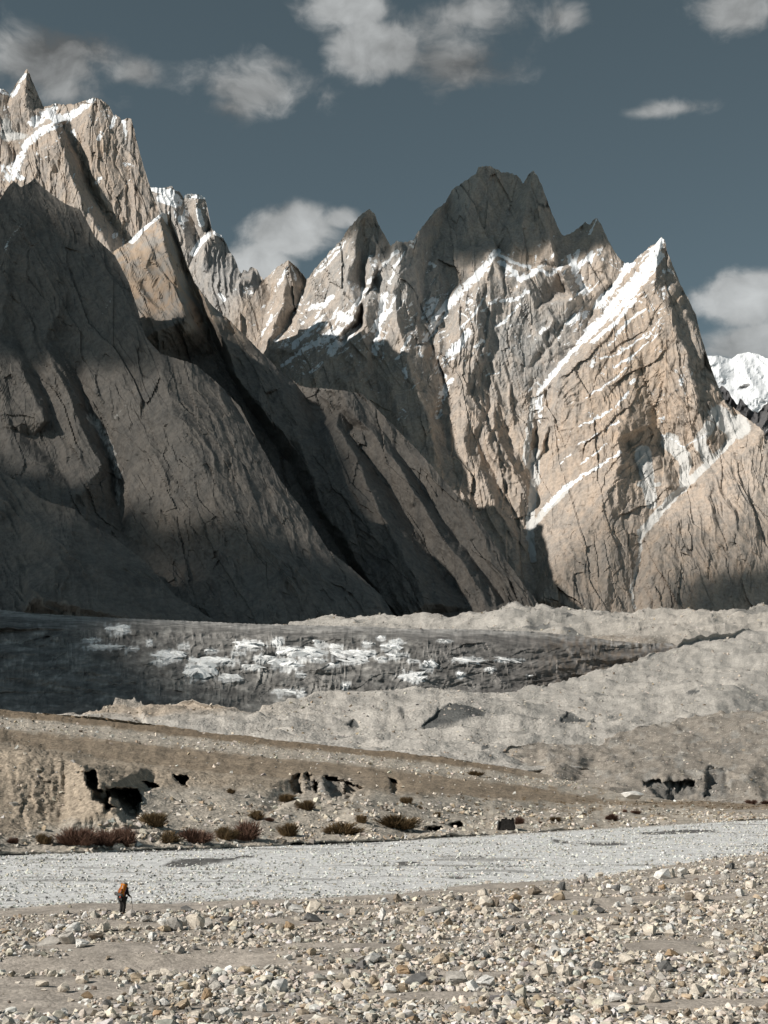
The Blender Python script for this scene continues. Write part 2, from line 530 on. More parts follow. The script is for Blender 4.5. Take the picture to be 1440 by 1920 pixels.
E_LINES = [
    # far spires on the left
    [(540, 487, 330), (535, 540, 280), (520, 600, 230), (500, 650, 200)],
    [(575, 527, 400), (560, 570, 350), (545, 600, 330)],
    [(500, 520, 420), (505, 560, 400), (492, 625, 360), (480, 700, 300)],
    [(692, 392, 150), (672, 425, 130), (665, 470, 110), (655, 520, 100), (640, 590, 90), (600, 620, 70), (560, 660, 50)],
    [(672, 425, 130), (640, 455, 210), (590, 508, 250), (575, 560, 250), (560, 600, 230)],
    [(680, 430, 190), (684, 480, 200), (680, 540, 190), (676, 600, 160)],
    [(712, 425, 190), (722, 470, 150), (700, 530, 120), (676, 600, 100), (640, 640, 70)],
    # rib (745,452) falling left
    [(745, 452, 60), (735, 480, 30), (700, 520, 20), (670, 580, 20), (630, 640, 0), (600, 690, -20), (560, 720, -40)],
    [(776, 452, 60), (762, 500, 10), (765, 560, 10), (750, 520, -10), (738, 550, -30), (745, 600, -70), (760, 660, -100), (770, 700, -110)],
    [(765, 470, 70), (770, 530, 50), (785, 610, 20), (800, 650, 10), (825, 700, 10)],
    [(720, 560, 35), (710, 610, 10), (700, 660, 0), (705, 720, -30), (720, 790, -60)],
    [(690, 560, -10), (675, 620, -40), (690, 680, -60), (660, 720, -80), (700, 760, -80)],
    [(640, 660, -20), (620, 700, -40), (650, 760, -60)],
    # dark summit block
    [(900, 313, 330), (880, 400, 290), (860, 470, 250), (850, 540, 190), (830, 590, 120), (805, 640, 60)],
    [(846, 358, 380), (825, 430, 310), (800, 500, 210), (790, 560, 150)],
    [(960, 325, 370), (940, 400, 370), (925, 440, 350), (930, 472, 240)],
    [(1000, 319, 300), (985, 380, 280), (970, 450, 260), (960, 480, 230), (1010, 498, 230)],
    [(981, 344, 370), (960, 400, 360), (930, 470, 330)],
    [(1030, 400, 330), (1040, 470, 290), (1045, 500, 260), (1060, 540, 240)],
    [(1020, 380, 280), (1032, 440, 250), (1040, 480, 220)],
    # main couloir and its right rib
    [(930, 472, 190), (890, 520, 130), (850, 560, 90), (820, 600, 70), (800, 635, 40), (830, 690, 30), (835, 740, 10), (822, 780, 0)],
    [(925, 476, 130), (905, 530, 50), (880, 570, 0), (870, 610, -30), (850, 640, -30), (830, 668, -40)],
    [(925, 476, 130), (950, 530, 85), (960, 560, 70), (945, 600, 45)],
    [(1045, 500, 160), (1010, 510, 140), (975, 520, 115), (960, 560, 70)],
    [(885, 565, -10), (910, 620, 0), (912, 660, 0), (905, 700, 0)],
    [(888, 600, -45), (895, 660, -50), (880, 720, -55), (870, 745, -50)],
    # grey wall
    [(985, 525, 70), (1000, 580, 35), (1010, 640, 10), (990, 690, 0)],
    [(940, 610, 20), (930, 660, 0), (925, 740, -10), (930, 800, -20)],
    [(1050, 510, 90), (1070, 560, 60), (1060, 600, 45), (1030, 640, 25)],
    [(1095, 545, 140), (1085, 580, 100), (1062, 607, 60), (1032, 644, 35), (1000, 684, 15)],
    # peak (1118,408)
    [(1118, 407, 300), (1115, 450, 250), (1125, 500, 190), (1140, 530, 170), (1115, 560, 150)],
    [(1075, 435, 340), (1075, 490, 280), (1095, 540, 210)],
    [(1172, 493, 260), (1150, 530, 210), (1110, 580, 150)],
    # snow ramp
    [(1186, 492, 190), (1150, 570, 100), (1100, 625, 60), (1050, 685, 20), (1010, 735, -10), (985, 770, 0)],
    [(1070, 600, 60), (1040, 640, 10), (1000, 700, 0), (985, 740, -20), (1000, 800, -10)],
    # right pyramid
    [(1240, 444, 60), (1228, 500, -30), (1232, 545, -70), (1255, 600, -110), (1285, 655, -140), (1298, 700, -150), (1305, 760, -150), (1330, 820, -130)],
    [(1228, 500, -30), (1190, 570, -50), (1140, 620, -70), (1090, 670, -80), (1045, 715, -80), (1042, 760, -80), (1020, 830, -70)],
    [(1200, 650, -90), (1190, 720, -120), (1180, 770, -150), (1165, 815, -200), (1120, 870, -170), (1060, 930, -130), (1010, 975, -90)],
    [(1165, 815, -200), (1165, 860, -210), (1140, 930, -230), (1100, 1000, -250), (1060, 1060, -270), (1010, 1120, -280)],
    [(1215, 720, -90), (1232, 790, -80), (1236, 830, -60), (1270, 890, -90), (1285, 920, -110)],
    [(1172, 830, -130), (1195, 880, -130), (1215, 930, -150), (1225, 960, -160)],
    [(1225, 860, -120), (1255, 910, -150), (1240, 950, -170)],
    [(1250, 469, 60), (1262, 530, 20), (1290, 590, -20), (1320, 660, -60), (1350, 740, -70), (1390, 790, -80)],
    [(1262, 545, -20), (1290, 620, -50), (1315, 700, -80), (1340, 770, -90)],
    [(1300, 590, 40), (1325, 680, 10), (1345, 722, 0), (1372, 765, -10)],
    # scree channel and the brown slope below it
    [(1395, 800, -90), (1340, 860, -110), (1290, 908, -130), (1245, 952, -160), (1203, 1000, -200), (1195, 1060, -230), (1183, 1110, -250), (1188, 1160, -260)],
    [(1430, 806, -150), (1400, 850, -190), (1340, 905, -210), (1290, 960, -230), (1240, 1010, -260), (1225, 1080, -300), (1240, 1160, -330)],
    [(1445, 835, -160), (1445, 950, -270), (1440, 1050, -330), (1450, 1160, -380)],
    [(1380, 920, -250), (1360, 1020, -310), (1340, 1160, -360)],
    [(1150, 1000, -260), (1140, 1080, -290), (1130, 1160, -310)],
    # middle lower ribs
    [(845, 705, -20), (880, 760, -70), (870, 825, -120), (900, 900, -150), (940, 970, -150), (985, 1030, -150)],
    [(870, 745, -50), (905, 790, -70), (920, 840, -90), (950, 900, -90), (970, 960, -90)],
    [(905, 720, 0), (915, 780, -15), (945, 815, -20), (975, 850, -30), (985, 880, -40), (995, 960, -60)],
    [(895, 825, -60), (920, 880, -60), (950, 940, -70), (978, 990, -90)],
    [(925, 790, -60), (945, 840, -90), (965, 880, -100), (985, 930, -90)],
    [(830, 800, -40), (850, 880, -100), (900, 980, -160), (960, 1080, -200), (1000, 1160, -230)],
    [(1000, 735, 0), (1005, 800, 20), (1000, 870, 10), (1005, 920, -30), (990, 985, -80), (996, 1040, -130), (1005, 1100, -170), (1010, 1160, -190)],
    [(985, 760, -10), (990, 820, -30), (992, 870, -20)],
    [(1035, 720, -30), (1030, 790, -20), (1020, 850, -30)],
    [(770, 690, -110), (800, 780, -130), (830, 900, -170), (880, 1040, -220), (930, 1160, -260)],
    [(745, 665, -70), (735, 720, -90), (760, 820, -130), (800, 1000, -200), (820, 1160, -240)],
    [(600, 760, -60), (640, 900, -120), (680, 1160, -200)],
]


def e_base(px, py):
    return 4030 + 0.75 * (1150 - py) - 0.12 * np.maximum(px - 1000, 0)


E_LINES = [[(a, b, c * 1.0) for a, b, c in ln] for ln in E_LINES]


def e_detail(px, py):
    w_v = np.clip(blob(px, py, 990, 650, 150, 130) + blob(px, py, 770, 540, 70, 130) + blob(px, py, 880, 420, 110, 100) + blob(px, py, 690, 480, 60, 90), 0, 1)
    w_d = np.clip(blob(px, py, 1150, 720, 140, 190) + 0.8 * blob(px, py, 1100, 900, 120, 120) + 0.6 * blob(px, py, 640, 660, 110, 100), 0, 1)
    w_b = np.clip(blob(px, py, 1300, 640, 50, 120) + blob(px, py, 1380, 1000, 110, 140) + 0.9 * blob(px, py, 890, 880, 90, 150) + 0.7 * blob(px, py, 730, 640, 110, 110), 0, 1)
    d = fbm(px / 130, py / 130, 3, 4) * 12
    d -= ridged(px / 60, py / 90, 7, 5) * 5 * (1 - 0.6 * w_d)
    d -= flute(px, py, 95, 30, 300, 11, 5) * (3 + 9 * w_v)
    d -= flute(px, py, 114, 30, 320, 13, 5) * (3 + 11 * w_b)
    d -= flute(px, py, 42, 18, 140, 17, 4) * (0.5 + 3.0 * w_d)
    wr = np.clip(1 - w_d, 0, 1)
    d += slab(px, py, 106, 46, 170, 41, 26, 14) * (0.35 + 0.65 * wr)
    d += slab(px, py, 100, 20, 70, 43, 10, 6) * (0.45 + 0.55 * wr)
    d += slab(px, py, 45, 34, 120, 45, 14, 8) * w_d
    d += slab(px, py, 92, 9, 26, 47, 3.5, 2.6)
    d += fbm(px / 7, py / 9, 23, 3, 0.62) * 0.9
    crack = np.clip(1 - np.abs(flute(px, py, 100, 40, 190, 29, 3, 'fbm')) * 10, 0, 1) * sstep(-0.05, 0.3, fbm(px / 60, py / 60, 71, 2))
    d += crack * 5.5 * (1 - 0.6 * w_d)
    return d


E_SNOW = [([(932, 470), (890, 520), (850, 560), (822, 600), (800, 632)], 7, 11), ([(1240, 455), (1200, 515), (1160, 560), (1130, 600), (1090, 640), (1050, 685), (1012, 730)], 10, 5),
          ([(1235, 480), (1170, 570), (1120, 610)], 11, 6), ([(928, 474), (960, 490), (1000, 505), (1032, 514), (1052, 502)], 3, 4), ([(935, 490), (965, 510), (975, 525), (1000, 512)], 4, 6),
          ([(1010, 500), (1030, 485), (1040, 474)], 2, 3), ([(1066, 482), (1080, 510), (1096, 545)], 5, 9), ([(1085, 500), (1110, 475), (1105, 490)], 5, 5),
          ([(1100, 590), (1085, 592), (1065, 605)], 9, 6), ([(880, 622), (855, 655), (825, 690)], 7, 13), ([(845, 712), (830, 745), (820, 780)], 8, 7), ([(835, 690), (838, 715)], 6, 6),
          ([(722, 552), (712, 600), (702, 660)], 8, 6), ([(720, 590), (700, 620)], 8, 8), ([(529, 686), (570, 655), (615, 632), (640, 620)], 4, 8), ([(575, 582), (600, 570), (622, 557)], 4, 6), ([(488, 636), (500, 612), (510, 592)], 2, 4),
          ([(768, 632), (755, 655), (744, 672)], 3, 4), ([(758, 692), (760, 710)], 4, 3), ([(1165, 848), (1110, 882), (1060, 915), (1020, 955)], 3, 5), ([(1158, 790), (1120, 815), (1085, 835)], 2, 3),
          ([(1220, 620), (1180, 650), (1150, 668), (1110, 672)], 2, 2), ([(1238, 814), (1265, 826), (1285, 838), (1300, 828), (1330, 812)], 3, 2), ([(1012, 735), (1010, 770), (1013, 790)], 8, 4),
          ([(1172, 494), (1186, 493), (1150, 540), (1115, 572)], 5, 7), ([(905, 560), (890, 590), (865, 615)], 2, 4), ([(990, 545), (970, 560), (940, 565), (920, 568)], 5, 5), ([(745, 470), (715, 505), (690, 530)], 3, 4),
          ([(640, 455), (610, 490), (590, 515)], 2, 3), ([(640, 590), (670, 610), (640, 640), (620, 660)], 9, 9), ([(800, 490), (815, 500)], 4, 3),
          ([(690, 540), (660, 580), (640, 600)], 3, 5), ([(760, 470), (740, 500), (730, 530)], 2, 3), ([(740, 560), (725, 590)], 4, 4), ([(860, 585), (880, 600), (900, 610)], 2, 2), ([(975, 570), (950, 600), (930, 612)], 2, 3), ([(1190, 560), (1150, 610), (1110, 640)], 4, 4),
          ([(1215, 640), (1190, 665), (1150, 690)], 2, 2), ([(1175, 690), (1140, 720), (1100, 745)], 2, 2), ([(1180, 735), (1150, 765), (1110, 790), (1080, 800)], 2, 3), ([(1140, 830), (1090, 870)], 2, 2), ([(1210, 580), (1180, 600), (1140, 650)], 3, 3), ([(1070, 850), (1050, 870)], 2, 2),
          ([(540, 495), (530, 520), (515, 545)], 3, 4), ([(548, 500), (555, 525)], 3, 3), ([(600, 600), (575, 625), (550, 650)], 3, 5), ([(665, 430), (640, 465), (600, 510)], 2, 2), ([(1120, 410), (1105, 440)], 2, 2), ([(1085, 470), (1075, 500)], 4, 4), ([(905, 640), (890, 650)], 4, 4)]
E_SCREE = [([(1395, 798), (1340, 858), (1290, 905), (1245, 950), (1203, 998)], 5, 9), ([(1203, 998), (1197, 1050), (1190, 1080), (1183, 1108), (1190, 1140)], 4, 2.5), ([(1345, 775), (1372, 800), (1385, 800)], 16, 22),
           ([(1255, 828), (1285, 860), (1283, 915)], 16, 8), ([(1205, 850), (1215, 900), (1222, 945)], 16, 10), ([(1005, 850), (1003, 900), (992, 985), (1000, 1050)], 9, 6), ([(1000, 750), (985, 860), (1000, 880)], 5, 8),
           ([(1060, 920), (1020, 960), (995, 990)], 6, 6), ([(1200, 908), (1235, 908)], 6, 5), ([(1330, 860), (1310, 830), (1330, 800)], 12, 10)]


def e_masks(px, py, N, P):
    snow = np.zeros(px.shape, np.float32); scree = np.zeros(px.shape, np.float32)
    jx = fbm(px / 14, py / 14, 61, 3) * 5; jy = fbm(px / 14, py / 14, 67, 3) * 5
    for pts, a, b in E_SNOW:
        snow = np.maximum(snow, stroke(px + jx, py + jy, pts, a, b, 0.8))
    for pts, a, b in E_SCREE:
        scree = np.maximum(scree, stroke(px + jx, py + jy, pts, a, b, 0.5))
    rag = fbm(px / 6, py / 5, 68, 4, 0.6)
    dia = flute(px, py, 46, 7, 60, 69, 3, 'fbm')
    snow = np.clip(snow * (0.76 + 0.7 * rag + 0.7 * dia + 0.5 * (N[..., 2] - 0.35)), 0, 1)
    high = sstep(860, 560, py + 60 * fbm(px / 90, py / 90, 73, 3))
    patch = fbm(px / 45, py / 45, 79, 4)
    zone = np.clip(blob(px, py, 650, 600, 130, 120) + 0.8 * blob(px, py, 1180, 560, 110, 110) + 0.6 * blob(px, py, 860, 620, 200, 120) + 0.5 * blob(px, py, 1130, 760, 140, 130), 0, 1)
    auto = ledge(N, 0.52 - 0.12 * zone, 0.78 - 0.12 * zone) * high * sstep(-0.25, 0.35, patch + 0.5 * zone)
    auto = auto * (1 - 0.85 * blob(px, py, 890, 400, 130, 70)) * (0.45 + 0.9 * sstep(-0.25, 0.3, dia)) * (0.7 + 0.6 * rag)
    thin = np.clip(1 - np.abs(flute(px, py, 40, 26, 150, 63, 3, 'fbm')) * 13, 0, 1) * sstep(-0.05, 0.35, fbm(px / 38, py / 38, 65, 3) + 0.25 * zone)
    thin = np.maximum(thin, np.clip(1 - np.abs(flute(px, py, 128, 30, 130, 66, 3, 'fbm')) * 13, 0, 1) * sstep(0.05, 0.4, fbm(px / 38, py / 38, 64, 3)) * 0.8)
    thin = thin * sstep(900, 760, py) * (1 - 0.9 * blob(px, py, 890, 390, 140, 75)) * (0.62 + 0.7 * rag)
    snow = np.maximum(np.maximum(snow, auto * 0.85), np.clip(thin * 1.3, 0, 1) * 0.95)
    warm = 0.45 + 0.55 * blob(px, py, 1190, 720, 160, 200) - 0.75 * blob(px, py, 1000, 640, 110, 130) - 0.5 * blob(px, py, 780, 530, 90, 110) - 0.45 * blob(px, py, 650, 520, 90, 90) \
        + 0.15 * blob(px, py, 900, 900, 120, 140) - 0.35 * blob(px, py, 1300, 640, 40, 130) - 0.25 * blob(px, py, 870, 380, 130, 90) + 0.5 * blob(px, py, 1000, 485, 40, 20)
    return np.stack([snow, scree, warm], -1)


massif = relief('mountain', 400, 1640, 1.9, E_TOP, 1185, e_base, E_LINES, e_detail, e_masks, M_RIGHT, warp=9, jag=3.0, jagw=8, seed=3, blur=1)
tag(massif, 'sunlit granite massif with snow streaked faces and a sharp pyramid', 'mountain', kind='structure')


# tall left towers -----------------------------------------------------------
D_TOP = [(-400, 330), (-200, 260), (-60, 190), (0, 166), (8, 167), (19, 178), (33, 152), (45, 139), (50, 129), (56, 140), (62, 155), (72, 178), (81, 199), (90, 200), (100, 194), (120, 195), (140, 195),
         (165, 187), (175, 183), (190, 187), (205, 199), (212, 214), (220, 216), (230, 226), (240, 220), (247, 225), (253, 250), (265, 297), (278, 340), (290, 375), (299, 398), (310, 440), (330, 520), (350, 600)]
D_LINES = [
    [(50, 129, 160), (45, 180, 130), (55, 210, 120), (80, 215, 120)], [(81, 199, 190), (75, 225, 130), (60, 245, 100)], [(19, 178, 190), (20, 200, 160)],
    [(-60, 160, 120), (-20, 220, 110), (20, 240, 120), (50, 250, 110)], [(10, 250, 130), (30, 290, 120), (20, 310, 60)],
    [(104, 232, -20), (112, 262, -60), (124, 300, -80), (135, 330, -90), (155, 375, -110), (185, 430, -120), (210, 470, -130), (230, 520, -130)],
    [(104, 232, -20), (75, 250, 20), (45, 280, 10), (28, 325, -20), (30, 345, -40)],
    [(60, 300, -40), (70, 340, -60), (90, 400, -80)],
    [(118, 236, 90), (135, 270, 90), (155, 310, 80), (180, 370, 60), (210, 420, 40), (240, 460, 30), (255, 520, 20)],
    [(175, 183, 80), (165, 215, 50), (160, 245, 30), (168, 285, 10), (176, 330, 0), (190, 370, 10), (225, 420, 10), (245, 455, 10)],
    [(132, 225, 110), (150, 200, 120)], [(150, 260, 60), (160, 300, 50), (173, 340, 40)],
    [(205, 199, 90), (205, 240, 40), (200, 290, 20), (205, 340, 0), (240, 400, 0)],
    [(230, 226, 90), (232, 260, 60), (238, 300, 40), (255, 350, 10), (290, 400, -10)],
    [(247, 225, 70), (250, 270, 50), (262, 320, 30), (290, 385, 10)],
]


def d_detail(px, py):
    d = fbm(px / 70, py / 90, 103, 4) * 8
    d -= flute(px, py, 98, 22, 220, 107, 5) * 7
    d += slab(px, py, 102, 34, 140, 109, 18, 10) + slab(px, py, 96, 15, 60, 111, 7, 5) + slab(px, py, 92, 7, 22, 112, 2.6, 2.0)
    d += np.clip(1 - np.abs(flute(px, py, 97, 24, 200, 115, 3, 'fbm')) * 10, 0, 1) * 7
    return d


D_SNOW = [([(112, 232), (80, 245), (50, 270), (35, 300), (28, 330)], 7, 7), ([(90, 212), (75, 222), (62, 230)], 9, 9), ([(174, 187), (150, 205), (125, 222), (108, 225)], 6, 9), ([(105, 197), (95, 215)], 6, 6),
          ([(28, 330), (45, 335)], 6, 4), ([(137, 245), (141, 262)], 3, 4), ([(47, 140), (35, 160), (25, 178)], 3, 4), ([(0, 167), (18, 178)], 3, 3), ([(215, 220), (208, 240)], 4, 3), ([(232, 224), (236, 260)], 4, 2),
          ([(180, 345), (188, 335)], 5, 4), ([(190, 250), (185, 262)], 5, 3), ([(235, 305), (250, 312)], 3, 3)]


def d_masks(px, py, N, P):
    snow = np.zeros(px.shape, np.float32)
    jx = fbm(px / 12, py / 12, 161, 3) * 4
    for pts, a, b in D_SNOW:
        snow = np.maximum(snow, stroke(px + jx * 1.3, py - jx, pts, a * 1.15, b * 1.15, 0.75))
    snow = np.clip(snow * (0.74 + 0.9 * fbm(px / 7, py / 6, 168, 4, 0.6) + 0.5 * (N[..., 2] - 0.35)), 0, 1)
    snow = np.maximum(snow, ledge(N, 0.45, 0.75) * sstep(-0.1, 0.3, fbm(px / 30, py / 30, 179, 3)) * 0.75)
    scree = 0.9 * blob(px, py, 12, 240, 12, 28) + blob(px, py, 30, 255, 25, 8)
    warm = 0.35 + 0.25 * fbm(px / 40, py / 60, 191, 3) + 0.3 * blob(px, py, 205, 300, 60, 70) - 0.5 * blob(px, py, 230, 270, 18, 40)
    return np.stack([snow, scree, warm], -1)


M_TOWER = mountain_rock('granite_tower', (0.37, 0.35, 0.33), (0.46, 0.35, 0.26), 1.3)
towers = relief('mountain', -160, 350, 1.7, D_TOP, 640, lambda px, py: 3670 + 0.8 * (480 - py) + 1.2 * np.maximum(py - 480, 0), D_LINES, d_detail, d_masks, M_TOWER, warp=5, jag=2.5, jagw=7, seed=5, floor=1300)
tag(towers, 'tall sunlit granite towers with snowfields rising beyond the dark slope', 'mountain', kind='structure')

# snow dusted towers behind them ---------------------------------------------
G_TOP = [(180, 520), (240, 400), (275, 358), (284, 350), (295, 352), (310, 352), (322, 349), (328, 356), (338, 360), (344, 372), (348, 365), (358, 363), (372, 364), (384, 370), (388, 385), (392, 405), (397, 430), (405, 436), (415, 440), (424, 455),
         (430, 470), (440, 485), (448, 505), (452, 512), (458, 505), (464, 510), (470, 500), (476, 502), (482, 505), (487, 515), (492, 522), (500, 530), (510, 560), (520, 600), (530, 660)]
G_LINES = [
    [(322, 349, 60), (318, 380, 20), (330, 410, -10), (345, 440, -20), (360, 480, -30)], [(344, 372, 110), (355, 400, 90), (368, 430, 80), (372, 445, 60)],
    [(372, 364, 30), (370, 400, 10), (378, 430, 0), (385, 440, 10)], [(384, 370, 60), (390, 400, 60), (397, 430, 90)], [(284, 350, 60), (295, 400, 20), (320, 450, 0)],
    [(405, 436, -30), (385, 460, -90), (380, 500, -130), (400, 560, -170), (440, 620, -190)], [(380, 450, 20), (365, 480, 0), (352, 500, -20)], [(424, 455, 10), (440, 500, -20), (452, 520, -60)],
    [(370, 500, -60), (390, 560, -120), (420, 620, -170)],
    [(452, 525, -200), (440, 545, -230), (450, 580, -260), (480, 600, -270), (470, 630, -280)], [(470, 530, -180), (483, 560, -220), (485, 600, -200), (487, 640, -190)], [(488, 565, -100), (500, 600, -80), (503, 640, -80)], [(476, 502, 30), (485, 530, 0), (500, 560, 0)],
]


def g_detail(px, py):
    d = fbm(px / 60, py / 60, 203, 4) * 14 - flute(px, py, 95, 14, 110, 207, 5) * 9 + slab(px, py, 98, 16, 50, 209, 14, 9)
    return d + fbm(px / 6, py / 6, 213, 3, 0.6) * 4


def g_masks(px, py, N, P):
    snow = np.zeros(px.shape, np.float32)
    for pts, a, b in [([(284, 352), (310, 360), (330, 372)], 6, 8), ([(300, 372), (330, 385)], 7, 5), ([(350, 366), (384, 370)], 4, 4), ([(372, 395), (378, 420)], 5, 6), ([(392, 440), (375, 455), (362, 475)], 5, 6), ([(403, 437), (420, 444)], 4, 3),
                      ([(412, 552), (420, 562)], 4, 4), ([(465, 605), (478, 628)], 2, 3), ([(500, 560), (505, 590)], 4, 4)]:
        snow = np.maximum(snow, stroke(px, py, pts, a, b, 0.7))
    auto = ledge(N, 0.36, 0.62) * sstep(-0.3, 0.2, fbm(px / 22, py / 22, 229, 3))
    snow = np.maximum(snow, auto * (0.9 * blob(px, py, 325, 375, 60, 60) + 0.75 * blob(px, py, 375, 390, 40, 50) + 0.7 * blob(px, py, 460, 550, 35, 30)))
    warm = 0.15 + 0.9 * blob(px, py, 470, 590, 25, 35) + 0.4 * blob(px, py, 370, 400, 20, 30) - 0.5 * blob(px, py, 420, 520, 45, 60)
    dk = sstep(0.35, 0.8, blob(px, py, 420, 520, 45, 60))
    return np.stack([snow, 0 * snow, warm], -1)


back_towers = relief('mountain', 180, 540, 1.7, G_TOP, 700, lambda px, py: 5200 + 0.8 * (640 - py), G_LINES, g_detail, g_masks, M_FAR, warp=4, jag=2.5, jagw=6, seed=7, floor=1300)
tag(back_towers, 'pale snow dusted rock towers with a grey pinnacled spur below', 'mountain', kind='structure')

# long spurs falling to the right ------------------------------------------------
C_TOP = [(100, 520), (180, 490), (215, 470), (235, 458), (245, 449), (270, 425), (300, 401), (308, 399), (316, 401), (330, 430), (345, 480), (365, 530), (395, 570), (430, 600), (480, 650), (520, 690), (555, 718), (575, 727), (600, 727), (650, 733), (680, 739),
         (710, 770), (740, 800), (790, 852), (850, 920), (900, 980), (950, 1052), (985, 1100), (1010, 1132), (1060, 1190)]
C_LINES = [
    [(300, 402, -60), (308, 450, -80), (322, 500, -100), (335, 545, -110), (350, 600, -120)], [(245, 449, -20), (250, 490, -60), (280, 560, -80)], [(300, 402, -60), (272, 425, -20), (245, 449, -20)],
    [(312, 408, 20), (330, 450, 50), (352, 510, 70), (380, 590, 80), (410, 660, 80), (470, 770, 70), (540, 870, 60), (590, 960, 50), (650, 1050, 40), (745, 1160, 20)],
    [(318, 404, -20), (335, 450, -10), (352, 495, -30), (375, 550, -50), (398, 600, -60), (425, 650, -80), (445, 710, -80), (500, 780, -80), (560, 830, -60), (580, 880, -40), (600, 960, -20)],
    [(330, 430, 40), (365, 530, 30), (395, 571, 30), (410, 590, 10), (430, 601, 20)], [(430, 600, -20), (470, 660, -50), (520, 730, -60), (560, 790, -50), (575, 820, -20)],
    [(520, 690, -10), (555, 740, -10), (590, 790, 40), (600, 800, 40)], [(555, 719, 40), (580, 760, 70), (600, 790, 60)],
    [(600, 800, -40), (632, 796, -50), (665, 850, -90), (700, 930, -110), (750, 1030, -110), (800, 1130, -110)], [(590, 840, -30), (600, 900, -40), (640, 1000, -50), (700, 1100, -50), (750, 1165, -50)],
    [(650, 815, 0), (690, 860, 5), (750, 950, 5), (820, 1060, -5), (880, 1140, -15)], [(640, 735, -20), (660, 770, -40), (700, 810, -60), (750, 880, -70), (820, 990, -70), (890, 1090, -80), (920, 1140, -80)],
    [(715, 805, -10), (745, 850, 5), (800, 930, 0), (850, 1000, 0), (900, 1070, -5), (945, 1130, -10)], [(680, 740, -10), (740, 803, -20), (800, 880, -40), (850, 945, -50), (900, 1010, -50), (960, 1090, -50), (1000, 1140, -50)],
    [(600, 728, 20), (640, 770, 40), (660, 800, 50)],
]


def c_detail(px, py):
    d = fbm(px / 90, py / 90, 303, 4) * 14
    d -= flute(px, py, 122, 44, 240, 307, 5) * 9
    d -= flute(px, py, 118, 17, 120, 309, 5) * 2.2 * (1 + 0.8 * blob(px, py, 330, 520, 90, 120))
    d += slab(px, py, 118, 40, 150, 312, 15, 9) + slab(px, py, 116, 16, 50, 313, 7, 5) + slab(px, py, 110, 7, 18, 314, 1.6, 1.6)
    d += np.clip(1 - np.abs(flute(px, py, 118, 22, 160, 315, 3, 'fbm')) * 8, 0, 1) * 2.5 * sstep(0, 0.3, fbm(px / 70, py / 70, 316, 2))
    return d


def c_masks(px, py, N, P):
    snow = stroke(px + fbm(px / 8, py / 8, 321, 2) * 3, py, [(302, 402), (272, 425), (247, 452)], 4, 6, 0.4)
    snow = np.maximum(snow, stroke(px, py, [(302, 398), (310, 402)], 4, 3))
    snow = np.maximum(snow, ledge(N, 0.62, 0.82) * sstep(540, 470, py) * 0.7 * sstep(0, 0.3, fbm(px / 20, py / 20, 325, 3)))
    scree = 0 * px
    warm = 0.3 + 0.9 * stroke(px, py, [(325, 420), (350, 480), (372, 545)], 8, 10, 0.8) + 0.3 * blob(px, py, 450, 640, 40, 50) + 0.25 * fbm(px / 60, py / 60, 331, 3)
    warm = warm + 1.7 * sstep(690, 560, py + 40 * fbm(px / 40, py / 40, 333, 3))
    return np.stack([snow, scree, warm], -1)


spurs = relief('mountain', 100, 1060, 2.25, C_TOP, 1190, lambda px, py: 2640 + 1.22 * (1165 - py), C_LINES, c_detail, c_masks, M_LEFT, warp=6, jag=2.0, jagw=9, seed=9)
tag(spurs, 'long brown rock spurs running down to the moraine with dark gullies', 'mountain', kind='structure')

# broad shaded slope at the left -------------------------------------------------
B_TOP = [(-700, 520), (-330, 470), (-120, 430), (-40, 392), (0, 374), (14, 352), (26, 338), (38, 350), (50, 345), (65, 335), (82, 352), (100, 367), (128, 385), (150, 391), (160, 410), (180, 447), (215, 478), (240, 525), (258, 580), (272, 630), (300, 663), (365, 682), (410, 720), (450, 762), (480, 820),
         (525, 900), (565, 952), (615, 1030), (660, 1066), (715, 1116), (745, 1162), (780, 1200)]
B_LINES = [
    [(26, 338, -40), (40, 400, -60), (20, 470, -60)], [(65, 335, 0), (100, 420, -20), (140, 520, -40), (200, 620, -60)], [(150, 391, -20), (180, 460, -40), (220, 560, -70), (265, 640, -110), (300, 668, -120)],
    [(0, 630, -60), (45, 700, -90), (85, 790, -110)], [(30, 630, -20), (70, 710, -30), (95, 790, -50)], [(80, 640, -50), (120, 720, -80), (155, 800, -100), (190, 870, -110)], [(110, 640, -10), (150, 720, 0), (175, 790, 10), (205, 870, 10), (222, 950, -10), (240, 1020, -60)],
    [(150, 650, -40), (185, 740, -60), (215, 800, -50)], [(230, 680, -70), (250, 760, -90), (240, 850, -80), (250, 930, -90)],
    [(300, 668, -140), (320, 760, -170), (370, 860, -200), (440, 960, -210), (540, 1070, -200), (620, 1150, -190)], [(365, 684, -110), (410, 740, -120), (450, 810, -130), (500, 900, -140), (560, 980, -140), (640, 1070, -150), (730, 1160, -160)],
    [(410, 721, -80), (480, 822, -90), (565, 953, -100), (660, 1067, -110), (745, 1163, -120)],
    [(0, 800, -80), (40, 830, -100), (90, 880, -110), (150, 930, -120)], [(60, 820, -60), (110, 880, -70), (170, 960, -80)], [(-200, 500, 0), (-150, 700, -60), (-100, 900, -100), (-50, 1160, -200)],
]


